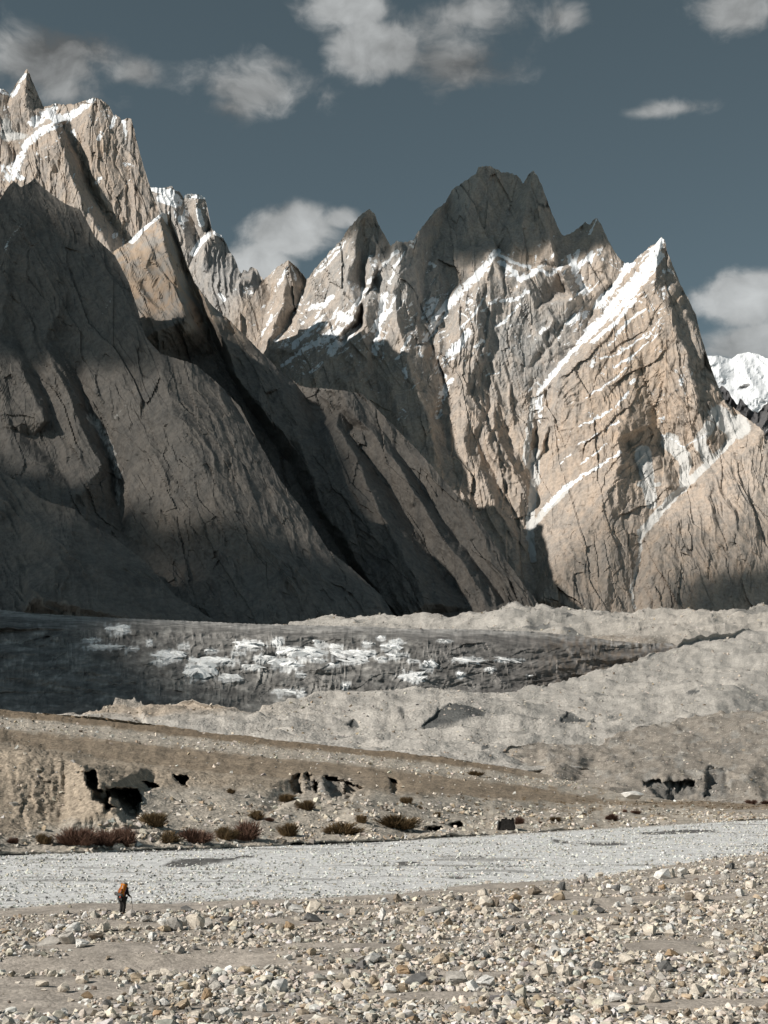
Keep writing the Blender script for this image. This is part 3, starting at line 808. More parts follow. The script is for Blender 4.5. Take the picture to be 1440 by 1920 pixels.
def b_detail(px, py):
    d = fbm(px / 110, py / 110, 403, 5) * 16
    d -= flute(px, py, 118, 40, 200, 407, 5) * 8 * (0.7 + 0.8 * blob(px, py, 90, 720, 130, 120))
    d -= flute(px, py, 114, 18, 110, 409, 5) * 1.8
    d += slab(px, py, 116, 44, 160, 412, 11, 3) + slab(px, py, 112, 17, 50, 413, 6, 4) + slab(px, py, 105, 7, 18, 414, 1.3, 1.4)
    d += np.clip(1 - np.abs(flute(px, py, 116, 28, 140, 415, 3, 'fbm')) * 8, 0, 1) * 2.2 * sstep(0.0, 0.3, fbm(px / 80, py / 80, 416, 2))
    return d


def b_masks(px, py, N, P):
    snow = stroke(px, py, [(40, 420), (20, 445), (8, 470)], 3, 5, 0.9) * 0.5 + stroke(px, py, [(190, 590), (210, 560)], 2, 2) * 0.5
    jx = fbm(px / 16, py / 16, 421, 3) * 6
    scree = stroke(px + jx, py, [(172, 783), (195, 815), (212, 850), (220, 900), (222, 945)], 12, 4) + 0.8 * stroke(px + jx, py, [(235, 760), (210, 790)], 3, 4) + 0.8 * stroke(px + jx, py, [(240, 870), (222, 895)], 2, 3) \
        + 0.55 * blob(px, py, 120, 830, 40, 30)
    warm = 0.35 + 0.3 * fbm(px / 80, py / 80, 431, 3) + 0.5 * blob(px, py, 300, 980, 120, 40)
    return np.stack([snow, np.clip(scree, 0, 1) * 0.52, warm], -1)


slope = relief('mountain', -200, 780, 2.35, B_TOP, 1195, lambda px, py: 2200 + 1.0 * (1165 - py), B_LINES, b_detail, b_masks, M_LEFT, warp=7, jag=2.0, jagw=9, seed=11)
tag(slope, 'broad brown mountainside with a scree gully, partly in cloud shadow', 'mountain', kind='structure')

# dark spur in front at the left --------------------------------------------------
A_TOP = [(-700, 700), (-300, 780), (-100, 840), (0, 885), (40, 905), (75, 935), (105, 945), (140, 955), (170, 985), (215, 1008), (270, 1050), (330, 1118), (380, 1150), (412, 1168), (450, 1200)]
A_LINES = [[(140, 955, -30), (120, 1040, -60), (60, 1120, -80)], [(0, 885, 0), (30, 960, 10), (50, 1060, 10), (40, 1150, -20)], [(215, 1008, 0), (230, 1080, -30), (250, 1160, -50)], [(330, 1118, 0), (350, 1165, -10)]]
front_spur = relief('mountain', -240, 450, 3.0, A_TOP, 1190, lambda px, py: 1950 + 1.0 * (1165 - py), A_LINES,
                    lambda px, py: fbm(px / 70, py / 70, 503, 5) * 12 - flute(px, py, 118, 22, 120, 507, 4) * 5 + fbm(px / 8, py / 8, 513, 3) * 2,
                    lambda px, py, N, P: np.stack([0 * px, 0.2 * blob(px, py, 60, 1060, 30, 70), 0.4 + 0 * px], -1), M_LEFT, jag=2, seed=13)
tag(front_spur, 'dark shadowed spur standing low at the foot of the brown mountainside', 'mountain', kind='structure')

# distant snow mountain and the dark spur before it --------------------------------
F_TOP = [(1180, 640), (1250, 655), (1335, 668), (1350, 667), (1372, 672), (1385, 664), (1400, 660), (1415, 662), (1440, 672), (1500, 640), (1600, 690), (1800, 700)]
F_LINES = [[(1335, 668, 0), (1355, 700, -50), (1380, 730, -80)], [(1400, 660, 0), (1395, 690, -100), (1440, 720, -150)], [(1372, 672, 60), (1375, 700, 40), (1400, 730, -20)], [(1340, 720, -100), (1410, 722, -300), (1440, 735, -330)], [(1410, 722, -300), (1395, 760, -400)]]
M_SNOWY = mountain_rock('snowy_rock', (0.30, 0.30, 0.30), (0.33, 0.31, 0.29), 0.5, bump_d=10)
snowy = relief('mountain', 1180, 1800, 3.0, F_TOP, 860, lambda px, py: 11000 + 5.0 * (860 - py), F_LINES,
               lambda px, py: fbm(px / 45, py / 45, 603, 5) * 120 - ridged(px / 30, py / 30, 607, 4) * 25,
               lambda px, py, N, P: np.stack([np.clip(0.60 + ledge(N, 0.30, 0.65) + 0.45 * blob(px, py, 1420, 750, 30, 25) - 0.5 * blob(px, py, 1385, 725, 28, 14), 0, 1), 0 * px, 0 * px], -1), M_SNOWY, jag=2, seed=17, floor=1100)
tag(snowy, 'distant mountain wholly covered in snow behind the rock pyramid', 'mountain', kind='structure')
H_TOP = [(1200, 760), (1330, 740), (1354, 722), (1362, 728), (1372, 745), (1383, 760), (1388, 746), (1400, 760), (1410, 770), (1422, 773), (1432, 760), (1440, 754), (1500, 720), (1600, 700), (1800, 720)]
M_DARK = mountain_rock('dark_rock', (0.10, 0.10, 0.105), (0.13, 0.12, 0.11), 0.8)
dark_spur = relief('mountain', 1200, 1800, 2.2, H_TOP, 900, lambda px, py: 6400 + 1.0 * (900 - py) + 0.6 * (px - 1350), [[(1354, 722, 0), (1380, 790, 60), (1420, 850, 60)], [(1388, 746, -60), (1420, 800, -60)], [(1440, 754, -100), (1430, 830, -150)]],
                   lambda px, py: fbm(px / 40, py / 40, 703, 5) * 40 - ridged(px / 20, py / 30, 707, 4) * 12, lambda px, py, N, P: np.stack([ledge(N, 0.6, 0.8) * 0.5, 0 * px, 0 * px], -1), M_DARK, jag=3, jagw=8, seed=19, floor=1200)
tag(dark_spur, 'dark rock spur in front of the distant snow mountain', 'mountain', kind='structure')

def surf(k, px, py):
    """Point of the k-th mountain at a photo pixel."""
    name, X, PY, P = RELIEF[k]
    c = int(np.clip(round((px - X[0]) / (X[1] - X[0])), 0, len(X) - 1))
    r = int(np.argmin(np.abs(PY[:, c] - py)))
    return Vector(P[r, c])


def poly_sd(a, b, poly):
    """Signed distance, positive inside."""
    d = np.full(a.shape, 1e9); inside = np.zeros(a.shape, bool)
    n = len(poly)
    for i in range(n):
        x1, y1 = poly[i]; x2, y2 = poly[(i + 1) % n]
        L = (x2 - x1) ** 2 + (y2 - y1) ** 2 + 1e-9
        t = np.clip(((a - x1) * (x2 - x1) + (b - y1) * (y2 - y1)) / L, 0, 1)
        d = np.minimum(d, np.hypot(a - x1 - t * (x2 - x1), b - y1 - t * (y2 - y1)))
        c = ((y1 > b) != (y2 > b)) & (a < (x2 - x1) * (b - y1) / (y2 - y1 + 1e-12) + x1)
        inside ^= c
    return np.where(inside, d, -d)


# ------------------------------------------------------------------ valley floor
def tinted(name, bump_d=0.06, scale=1.0, contrast=0.35, rough=0.95, fine=6.0, cell=0, spread=0.2):
    """Earth, gravel or ice whose own colour is stored per point; the nodes add grain and fine relief."""
    m, t, b = mat_new(name)
    tc = t.new('ShaderNodeTexCoord'); P = tc.outputs['Object']
    a = t.new('ShaderNodeAttribute', attribute_name='tint')
    n1 = t.noise(P, 0.5 * scale, 5, 0.65)
    n2 = t.noise(P, fine * scale, 3, 0.7)
    col = t.mix(1.0, a.outputs['Color'], t.ramp(n1, 0.3, 0.7, 1 - contrast, 1 + contrast * 0.7), 'MULTIPLY')
    col = t.mix(1.0, col, t.ramp(n2, 0.3, 0.7, 1 - contrast * 0.8, 1 + contrast * 0.8), 'MULTIPLY')
    h = t.math('ADD', n1, n2)
    if cell:
        vo = t.new('ShaderNodeTexVoronoi'); t.put(vo.inputs['Vector'], P); vo.inputs['Scale'].default_value = cell
        g = t.new('ShaderNodeSeparateColor'); t.put(g.inputs[0], vo.outputs['Color'])
        col = t.mix(1.0, col, t.ramp(g.outputs[0], 0.0, 1.0, 1 - spread, 1 + spread, False), 'MULTIPLY')
        h = t.math('ADD', h, t.math('MULTIPLY', t.math('SUBTRACT', 0.6, vo.outputs['Distance']), 0.6))
    t.put(b.inputs['Base Color'], col)
    b.inputs['Roughness'].default_value = rough
    bump(t, b, h, 0.9, bump_d)
    return m


YL_X = [-400, -60, -22, 0, 15, 36, 60, 400]; YL_Y = [20, 66, 83, 94, 107, 135, 165, 560]
YU_X = [-400, -80, -37, 0, 30, 67, 110, 500]; YU_Y = [60, 118, 140, 168, 204, 250, 300, 760]


def mixc(a, b, f):
    return a + (np.array(b) - a) * f[..., None]


def ground_z(x, y):
    yl = np.interp(x, YL_X, YL_Y); yu = np.interp(x, YU_X, YU_Y)
    near = sstep(3, -5, y - yl + fbm(x / 9, y / 9, 801, 3) * 3)          # 1 on the stony bank, 0 on the river bed
    z = near * (0.22 + 0.30 * fbm(x / 14, y / 10, 803, 4) + 0.16 * fbm(x / 3.2, y / 2.2, 805, 3))
    z = z + near * 0.55 * sstep(0, 30, x) * sstep(40, 90, y)              # bank rises to the right
    bed = (1 - near)
    z = z + bed * (0.12 * fbm(x / 8, y / 5, 807, 4) - 0.10)
    # sandy channel cut into the bank at the left
    cx, cy = on_ground(150, 1812)
    u = (y - cy - (x - cx) * 0.25)
    ch = np.exp(-((u + 0.3) / 2.2) ** 2) * sstep(-3.0, -8.5, x - 0.0)
    z = z - ch * 0.75
    # bars and a dry runnel in the river bed
    rx, ry = on_ground(400, 1612)
    k = np.exp(-(((y - ry) - 0.25 * (x - rx) - 1.5) / 2.4) ** 2) * np.exp(-((x - rx) / 9.0) ** 2)
    k2 = np.exp(-(((y - ry) - 0.25 * (x - rx) + 2.2) / 1.2) ** 2) * np.exp(-((x - rx) / 9.0) ** 2)
    z = z + bed * (0.42 * k2 - 0.40 * k)
    return z


def sand_mask(x, y):
    """1 where the bank is bare sand."""
    yl = np.interp(x, YL_X, YL_Y)
    s = sstep(0.12, 0.34, fbm(x / 8, y / 4.5, 811, 4) + 0.10 * sstep(60, 45, y))
    s = np.maximum(s, sstep(-9.5, -4.5, y - yl + 1.5 * fbm(x / 6, y / 6, 813, 2)) * sstep(26, 2, x))       # path beside the river bed
    cx, cy = on_ground(150, 1815)
    u = (y - cy - (x - cx) * 0.25)
    s = np.maximum(s, np.exp(-(u / 3.2) ** 4) * sstep(-2.5, -6.0, x))
    for px, py, rx, ry in ((820, 1880, 5.5, 1.0), (900, 1835, 5, 0.8), (700, 1785, 4.5, 1.2), (1250, 1900, 6, 1.0), (560, 1740, 5, 1.2), (1160, 1690, 4, 0.8), (60, 1860, 3, 0.6), (330, 1905, 4, 0.5)):
        gx, gy = on_ground(px, py)
        s = np.maximum(s, np.exp(-(((x - gx) / rx) ** 2 + ((y - gy) / ry) ** 2)) * 1.1)
    return np.clip(s, 0, 1)


ys = np.concatenate([[-3000, -800, -250, -80, -20, 10], np.linspace(24, 48, 30), 48 * (330 / 48) ** np.linspace(0, 1, 270)[1:], [400, 520, 700, 1000, 1500, 2200, 3500, 6000, 12000, 30000]])
us = np.concatenate([[-14, -7, -3, -1.4, -0.7, -0.45], np.linspace(-0.34, 0.34, 310), [0.45, 0.7, 1.4, 3, 7, 14]])
U, Yg = np.meshgrid(us, ys)
Xg = U * np.maximum(np.abs(Yg), 46)
Zg = ground_z(Xg, Yg)
Zg = np.where(Yg < 20, 0.1, Zg)
yl = np.interp(Xg, YL_X, YL_Y); yu = np.interp(Xg, YU_X, YU_Y)
Zg = np.where(Yg > yu + 3, np.minimum(Zg, -0.25), Zg)
Zg = np.where(Yg > 320, -0.8, Zg)
sand = sand_mask(Xg, Yg)
col = np.zeros(Xg.shape + (3,)) + np.array((0.37, 0.325, 0.275))
col = mixc(col, (0.395, 0.348, 0.30), sand)
bed = sstep(-3, 2.5, Yg - yl + fbm(Xg / 7, Yg / 5, 821, 3) * 3)
col = mixc(col, (0.66, 0.655, 0.64), bed)
wet = bed * sstep(0.22, 0.40, fbm(Xg / 16, Yg / 4.5, 823, 4))
col = mixc(col, (0.36, 0.35, 0.335), wet)
for a_, b_, rx_, ry_ in ((400, 1612, 75, 6), (455, 1606, 25, 4), (350, 1619, 45, 4), (765, 1617, 26, 4), (1290, 1557, 60, 3), (1240, 1561, 50, 3), (1052, 1576, 16, 5), (1130, 1581, 50, 3), (862, 1643, 22, 3), (250, 1594, 180, 2.2), (600, 1582, 120, 1.8)):  # dark strips painted in as the shade of low cut banks
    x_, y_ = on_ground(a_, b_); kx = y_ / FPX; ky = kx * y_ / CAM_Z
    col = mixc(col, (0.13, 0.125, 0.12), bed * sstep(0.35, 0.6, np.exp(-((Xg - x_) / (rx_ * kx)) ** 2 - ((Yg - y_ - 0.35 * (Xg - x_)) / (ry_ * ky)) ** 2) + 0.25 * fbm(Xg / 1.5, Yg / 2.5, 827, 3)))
col = mixc(col, (0.36, 0.32, 0.275), sstep(-4, 2, Yg - yu))
M_GROUND = tinted('stony_ground', 0.03, 1.6, 0.24, fine=7.0, cell=6.5, spread=0.16)
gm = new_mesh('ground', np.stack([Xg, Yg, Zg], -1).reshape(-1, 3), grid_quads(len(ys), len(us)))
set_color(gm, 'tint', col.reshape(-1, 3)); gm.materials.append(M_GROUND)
ground = link(bpy.data.objects.new('ground', gm))
tag(ground, 'sandy valley floor with a pale gravel river bed', 'ground', kind='structure')

BROWN = np.array((0.215, 0.165, 0.115)); TANE = np.array((0.37, 0.305, 0.235)); PALE = np.array((0.49, 0.435, 0.365)); GREYM = np.array((0.445, 0.415, 0.375)); SCAR = np.array((0.115, 0.115, 0.11))
M_EARTH = tinted('earth_bank', 0.14, 0.7, 0.22, fine=4.0, cell=2.6)
M_MORAINE = tinted('moraine_rubble', 0.5, 0.22, 0.14, fine=4.0, cell=0.8, spread=0.11)
M_ICE = tinted('dirty_ice', 1.2, 0.10, 0.35, 0.7, fine=0.8)

# river terrace with cut banks ------------------------------------------------------
T1_TOP = [(-500, 1300), (-200, 1312), (0, 1330), (200, 1346), (400, 1374), (560, 1392), (720, 1408), (860, 1424), (1000, 1446), (1100, 1474), (1180, 1490), (1300, 1503), (1440, 1508), (1800, 1505)]
T1_LINES = [
    [(-500, 1650, 112), (0, 1600, 139), (360, 1588, 149), (720, 1574, 166), (1080, 1556, 200), (1440, 1535, 246), (1800, 1515, 310)],
    [(-500, 1560, 128), (0, 1545, 146), (110, 1560, 149), (170, 1530, 150), (230, 1550, 150), (300, 1555, 152), (450, 1565, 160), (600, 1558, 170)],
    [(-500, 1410, 150), (0, 1402, 170), (60, 1408, 170), (130, 1425, 170), (160, 1432, 172)],
    [(-500, 1385, 165), (0, 1393, 180), (140, 1422, 185), (280, 1440, 190), (400, 1452, 196), (520, 1465, 200), (640, 1474, 206), (780, 1484, 216), (900, 1496, 230), (1100, 1512, 262), (1300, 1520, 285)],
    [(-500, 1350, 235), (0, 1366, 250), (200, 1385, 256), (400, 1408, 262), (560, 1424, 270), (720, 1440, 280), (860, 1456, 292), (1000, 1476, 305), (1150, 1500, 320)],
    [(-500, 1325, 275), (0, 1344, 290), (200, 1362, 300), (400, 1388, 308), (560, 1404, 315), (720, 1420, 325), (860, 1436, 335), (1000, 1458, 345)],
    [(-500, 1300, 320), (0, 1330, 335), (400, 1374, 350), (720, 1408, 365), (1000, 1446, 380), (1440, 1508, 390)],
    [(160, 1440, 164), (180, 1480, 156), (200, 1510, 151), (232, 1545, 149)], [(275, 1470, 182), (300, 1520, 168)],
    [(540, 1462, 206), (548, 1490, 198)], [(560, 1500, 188), (640, 1502, 190), (690, 1500, 196)],
    [(900, 1520, 216), (960, 1530, 218), (1100, 1535, 232)],
]


def bumps(*terms):
    """Hummocks in world metres: (wavelength, height, kind, seed)."""
    def f(P, px, py):
        x, y = P[..., 0], P[..., 1]
        for w, h, kind, seed in terms:
            P[..., 2] += h * (ridged(x / w, y / w, seed, 4) if kind == 'r' else fbm(x / w, y / w, seed, 5, 0.55))
        return P
    return f


def inside(px, py, poly, soft=1.6):
    xs = [p[0] for p in poly]; ys = [p[1] for p in poly]
    out = np.zeros(px.shape)
    box = (px > min(xs) - 6) & (px < max(xs) + 6) & (py > min(ys) - 6) & (py < max(ys) + 6)
    out[box] = sstep(-soft, soft, poly_sd(px[box], py[box], poly))
    return out


HOLLOWS = [[(160, 1447), (179, 1445), (184, 1478), (203, 1488), (204, 1507), (216, 1512), (199, 1520), (194, 1506), (176, 1496), (172, 1480), (163, 1474)],
           [(197, 1476), (258, 1482), (265, 1497), (258, 1532), (246, 1532), (234, 1526), (223, 1512), (221, 1502), (212, 1497), (201, 1493)],
           [(266, 1465), (284, 1468), (299, 1475), (284, 1478)], [(324, 1453), (354, 1459), (347, 1468), (352, 1476), (336, 1468)],
           [(551, 1455), (563, 1448), (562, 1480), (568, 1489), (551, 1486), (544, 1470)], [(572, 1449), (583, 1452), (582, 1467), (573, 1462)], [(588, 1462), (596, 1470), (594, 1486), (587, 1480)], [(608, 1454), (630, 1458), (643, 1466), (647, 1494), (629, 1497), (613, 1481)],
           [(647, 1467), (682, 1478), (666, 1487), (656, 1500), (645, 1492)], [(731, 1458), (743, 1461), (752, 1479), (737, 1486), (733, 1470)], [(845, 1545), (862, 1541), (868, 1549), (850, 1553)], [(800, 1552), (826, 1549), (830, 1556), (806, 1560)]]


def t1_detail(px, py):
    cl = np.clip(blob(px, py, 100, 1485, 110, 60) + 1.0 * blob(px, py, 615, 1476, 65, 22) + 0.8 * blob(px, py, 250, 1455, 70, 25), 0, 1)
    d = -flute(px, py, 92, 50, 140, 903, 4) * 0.5 * cl
    d += (slab(px, py, 92, 13, 34, 904, 0.9, 0.6) + fbm(px / 9, py / 9, 908, 4, 0.6) * 0.7) * cl
    d += slab(px, py, 88, 9, 30, 905, 4, 3) * blob(px, py, 612, 1474, 55, 20)
    jx = px + fbm(px / 6, py / 6, 906, 3) * 4; jy = py + fbm(px / 6, py / 6, 907, 3) * 3
    for h in HOLLOWS:
        d += 15.0 * inside(jx, jy, h)
    return d


def t1_tint(px, py, N, P):
    c = np.zeros(px.shape + (3,)) + PALE * 0.92
    top1 = np.interp(px, [-500, 0, 400, 720, 1000, 1440], [1385, 1393, 1450, 1480, 1503, 1520])
    rb = np.interp(px, [-500, 0, 200, 400, 560, 720, 860, 1000, 1150], [1350, 1366, 1385, 1408, 1424, 1440, 1456, 1476, 1500])
    rt = np.interp(px, [-500, 0, 200, 400, 560, 720, 860, 1000], [1325, 1344, 1362, 1388, 1404, 1420, 1436, 1458])
    n = fbm(px / 30, py / 12, 911, 4); n2 = fbm(px / 9, py / 5, 913, 3)
    # upper dark crest, brown flat
    c = mixc(c, BROWN * 1.15, sstep(4, -3, py - rt + 5 * n) * sstep(1150, 900, px))
    flat = sstep(-4, 5, py - rb + 6 * n) * sstep(9, -4, py - top1 + 6 * n)
    c = mixc(c, BROWN * 1.2, flat * 0.85)
    # tan cut bank
    bank = sstep(-3, 4, py - top1 + 5 * n)
    lo = np.interp(px, [-500, 0, 120, 200, 280, 350, 500, 700, 800], [1580, 1570, 1545, 1540, 1480, 1475, 1482, 1490, 1485])
    c = mixc(c, TANE, bank * sstep(12, -12, py - lo + 14 * n) * sstep(860, 760, px))
    c = mixc(c, PALE * 0.85, bank * sstep(0, 18, py - lo + 10 * n2) * 0.8)
    c = mixc(c, (0.30, 0.27, 0.235), np.clip(blob(px, py, 612, 1476, 55, 20) * 1.1, 0, 1))
    c = mixc(c, BROWN * 1.3, 0.75 * sstep(0.12, 0.4, n + n2 * 0.4) * sstep(860, 1000, px))
    c = c * (1 + 0.18 * n2)[..., None]
    return c


terrace = relief('terrace', -200, 1640, 3.0, T1_TOP, lambda X: np.interp(X, [-500, 0, 360, 720, 1080, 1440, 1800], [1655, 1604, 1592, 1578, 1560, 1539, 1519]), lambda px, py: 0 * px, T1_LINES, t1_detail, t1_tint, M_EARTH,
                 floor=0, warp=3.0, jag=1.2, seed=31, back=0.05, world_detail=bumps((14, 0.6, 'f', 9071), (4.5, 0.28, 'f', 9073), (2.2, 0.16, 'f', 9072)), smooth=True, tint='tint', rowstep=2.0)
tag(terrace, 'tan river terrace with cut earth banks and dark brown flats', 'terrain', kind='structure')

# brown hill on the right --------------------------------------------------------------
T2_TOP = [(640, 1480), (760, 1450), (870, 1432), (960, 1402), (1010, 1394), (1080, 1396), (1120, 1390), (1150, 1375), (1200, 1362), (1250, 1352), (1290, 1344), (1340, 1336), (1440, 1331), (1600, 1310), (1800, 1300)]
T2_LINES = [[(640, 1520, 385), (1000, 1520, 400), (1440, 1520, 410), (1800, 1520, 420)], [(870, 1432, 520), (1010, 1394, 560), (1150, 1375, 620), (1290, 1344, 680), (1440, 1331, 700), (1800, 1300, 720)],
            [(1010, 1394, 560), (1040, 1440, 470), (1060, 1490, 420)], [(1120, 1410, 548), (1180, 1450, 462), (1200, 1490, 422)], [(1290, 1344, 680), (1260, 1420, 530), (1260, 1450, 470), (1260, 1495, 440)], [(1440, 1400, 560), (1400, 1450, 480)]]


SCAR2 = [[(1206, 1465), (1218, 1458), (1240, 1460), (1275, 1467), (1300, 1461), (1308, 1480), (1304, 1492), (1280, 1494), (1242, 1494), (1225, 1478)], [(1325, 1440), (1336, 1433), (1358, 1436), (1362, 1452), (1368, 1480), (1368, 1490), (1322, 1490), (1324, 1462)]]


def t2_detail(px, py):
    d = 0 * px
    jx = px + fbm(px / 8, py / 8, 924, 3) * 5; jy = py + fbm(px / 8, py / 8, 926, 3) * 4
    for h in SCAR2:
        d = d + 9 * inside(jx, jy, h, 2)
    d = d + slab(px, py, 80, 14, 40, 925, 8, 5) * (blob(px, py, 1262, 1478, 48, 14) + blob(px, py, 1345, 1466, 20, 26))
    return d


def t2_tint(px, py, N, P):
    n = fbm(px / 30, py / 14, 931, 4); n2 = fbm(px / 8, py / 5, 933, 3)
    jx = px + 9 * n2; jy = py + 7 * fbm(px / 7, py / 7, 935, 3)
    c = np.zeros(px.shape + (3,)) + np.array((0.30, 0.265, 0.225))
    c = mixc(c, (0.36, 0.335, 0.30), sstep(0.0, 0.5, n))
    sc = np.clip((inside(jx, jy, SCAR2[0], 3) + inside(jx, jy, SCAR2[1], 3)) * (0.75 + 0.5 * np.clip(flute(px, py, 80, 12, 30, 937, 3, 'fbm'), -1, 0.5)) + 0.6 * sstep(0.5, 0.7, blob(jx, jy, 1370, 1400, 40, 22) * (0.8 + 0.8 * n2)), 0, 1)
    c = mixc(c, SCAR * 1.2, sc * (0.8 + 0.2 * np.clip(n2, -1, 1)))
    return c * (1 + 0.15 * n2)[..., None]


hill = relief('hill', 640, 1640, 3.0, T2_TOP, 1525, lambda px, py: 0 * px, T2_LINES, t2_detail, t2_tint, M_EARTH, floor=0, warp=4, jag=1.5, seed=33, back=0.15, world_detail=bumps((60, 3.0, 'f', 9211), (16, 0.9, 'r', 9212), (4, 0.3, 'f', 9213)), smooth=True, tint='tint', rowstep=2.0)
tag(hill, 'low brown gravel hill with dark wet scars at its foot', 'hill', kind='structure')

# pale moraine in front of the ice -------------------------------------------------------
T3_TOP = [(-500, 1330), (0, 1340), (120, 1336), (190, 1333), (215, 1316), (250, 1312), (300, 1318), (360, 1312), (410, 1316), (450, 1330), (500, 1326), (560, 1312), (620, 1297), (650, 1292), (700, 1297), (760, 1296), (800, 1300), (850, 1292), (900, 1289), (960, 1285), (1040, 1274), (1090, 1264), (1140, 1252),
          (1180, 1242), (1215, 1228), (1262, 1212), (1275, 1200), (1320, 1192), (1400, 1184), (1440, 1180), (1600, 1165), (1800, 1160)]
T3_LINES = [[(-500, 1460, 420), (300, 1460, 430), (800, 1460, 440), (1200, 1460, 520), (1800, 1460, 560)], [(-500, 1330, 700), (0, 1340, 720), (250, 1312, 800), (450, 1330, 760), (620, 1297, 880), (900, 1289, 930), (1140, 1252, 1050), (1262, 1212, 1180), (1440, 1180, 1300), (1800, 1160, 1350)],
            [(300, 1390, 520), (500, 1380, 570), (700, 1400, 560), (900, 1420, 540)], [(700, 1345, 700), (850, 1335, 740), (950, 1345, 730), (1070, 1335, 800), (1150, 1370, 700)], [(1000, 1390, 610), (1200, 1330, 830), (1400, 1270, 1000), (1440, 1240, 1100)]]


SCAR3 = [[(792, 1352), (822, 1343), (826, 1338), (848, 1331), (868, 1330), (885, 1335), (913, 1337), (908, 1345), (880, 1352), (850, 1355), (820, 1357), (795, 1361)], [(1042, 1356), (1050, 1348), (1058, 1334), (1066, 1329), (1080, 1334), (1098, 1345), (1096, 1352), (1080, 1354), (1062, 1362), (1048, 1366)], [(1112, 1348), (1124, 1350), (1134, 1360), (1118, 1357)], [(648, 1354), (664, 1348), (680, 1353), (662, 1359)], [(745, 1330), (756, 1334), (760, 1346), (752, 1340)]]


def t3_detail(px, py):
    d = 0 * px
    for h in SCAR3:
        d = d + 10 * inside(px, py, h, 2)
    return d


SCARS = [(872, 1342, 40, 11), (810, 1353, 18, 7), (1070, 1346, 26, 16), (1122, 1354, 12, 6), (660, 1355, 16, 5), (748, 1336, 7, 10), (1300, 1305, 14, 4), (910, 1415, 8, 8)]


def t3_tint(px, py, N, P):
    n = fbm(px / 40, py / 18, 951, 4); n2 = fbm(px / 8, py / 5, 953, 3)
    c = np.zeros(px.shape + (3,)) + GREYM
    c = mixc(c, (0.47, 0.435, 0.39), sstep(-0.1, 0.5, n))
    c = mixc(c, (0.40, 0.33, 0.26), 0.9 * np.clip(blob(px, py, 330, 1325, 150, 14) + blob(px, py, 250, 1335, 120, 10), 0, 1))
    jx = px + 5 * n2; jy = py + 4 * fbm(px / 6, py / 5, 955, 3)
    s = 0
    for a, b, rx, ry in SCARS:
        s = np.maximum(s, sstep(0.40, 0.52, blob(jx, jy, a, b, rx, ry))) if b > 1400 or b < 1320 else s
    for h in SCAR3:
        s = np.maximum(s, inside(jx * 0.3 + px * 0.7, jy * 0.3 + py * 0.7, h, 1.5))
    c = mixc(c, SCAR * 1.1, s)
    return c * (1 + 0.12 * n2)[..., None]


moraine = relief('moraine', -200, 1640, 3.2, T3_TOP, 1465, lambda px, py: 0 * px, T3_LINES, t3_detail, t3_tint, M_MORAINE, floor=0, warp=5, jag=2.2, jagw=12, seed=35, back=0.25, world_detail=bumps((150, 9.0, 'f', 9411), (58, 4.5, 'f', 9412), (40, 1.4, 'r', 9414), (14, 0.7, 'f', 9413)), smooth=True, tint='tint', rowstep=2.3)
tag(moraine, 'pale grey moraine rubble with dark bare ice scars', 'terrain', kind='structure')

# rear moraine crest -----------------------------------------------------------------------
T5_TOP = [(-500, 1170), (300, 1180), (500, 1176), (535, 1168), (560, 1160), (600, 1154), (625, 1150), (660, 1153), (720, 1153), (760, 1163), (800, 1160), (850, 1158), (880, 1150), (915, 1148), (945, 1138), (965, 1132), (985, 1138), (1020, 1139), (1060, 1135), (1100, 1139), (1130, 1144), (1155, 1138),
          (1190, 1143), (1215, 1135), (1245, 1136), (1270, 1139), (1290, 1135), (1320, 1141), (1380, 1140), (1410, 1134), (1440, 1132), (1600, 1130), (1800, 1120)]
T5_LINES = [[(-500, 1260, 1250), (600, 1260, 1250), (1200, 1260, 1130), (1800, 1260, 1150)], [(-500, 1170, 1700), (600, 1154, 1720), (965, 1132, 1650), (1245, 1136, 1650), (1800, 1120, 1650)], [(700, 1180, 1500), (1000, 1175, 1430), (1200, 1185, 1290), (1440, 1180, 1305)], [(830, 1170, 1560), (965, 1150, 1520), (1100, 1160, 1540)]]


def t5_tint(px, py, N, P):
    n = fbm(px / 40, py / 14, 961, 4); n2 = fbm(px / 8, py / 4, 963, 3)
    c = np.zeros(px.shape + (3,)) + GREYM * 0.96
    c = mixc(c, (0.47, 0.43, 0.38), sstep(1000, 1250, px) * 0.9)
    c = mixc(c, (0.22, 0.185, 0.15), 0.85 * np.clip(blob(px, py, 1150, 1198, 130, 14) * (0.9 + 1.2 * n2), 0, 1))
    sc = np.clip(sstep(0.42, 0.58, blob(px + 6 * n2, py, 1000, 1176, 40, 8)) + sstep(0.42, 0.58, blob(px + 6 * n2, py, 1075, 1187, 25, 5)) + sstep(0.45, 0.6, blob(px + 6 * n2, py, 1065, 1152, 14, 4)) + 0.7 * sstep(0.4, 0.6, blob(px, py, 1430, 1142, 60, 9)), 0, 1)
    c = mixc(c, SCAR * 1.3, sc * 0.9)
    return c * (1 + 0.12 * n2)[..., None]


rear = relief('moraine', -200, 1640, 3.2, T5_TOP, 1262, lambda px, py: 0 * px, T5_LINES, None, t5_tint, M_MORAINE, floor=0,
              warp=4, jag=3.0, jagw=16, seed=37, back=0.25, world_detail=bumps((190, 13.0, 'f', 9651), (80, 7.0, 'f', 9652), (60, 3.0, 'r', 9654), (20, 1.2, 'f', 9653)), smooth=True, tint='tint', rowstep=1.9)
tag(rear, 'hummocky grey moraine crest below the sunlit massif', 'terrain', kind='structure')

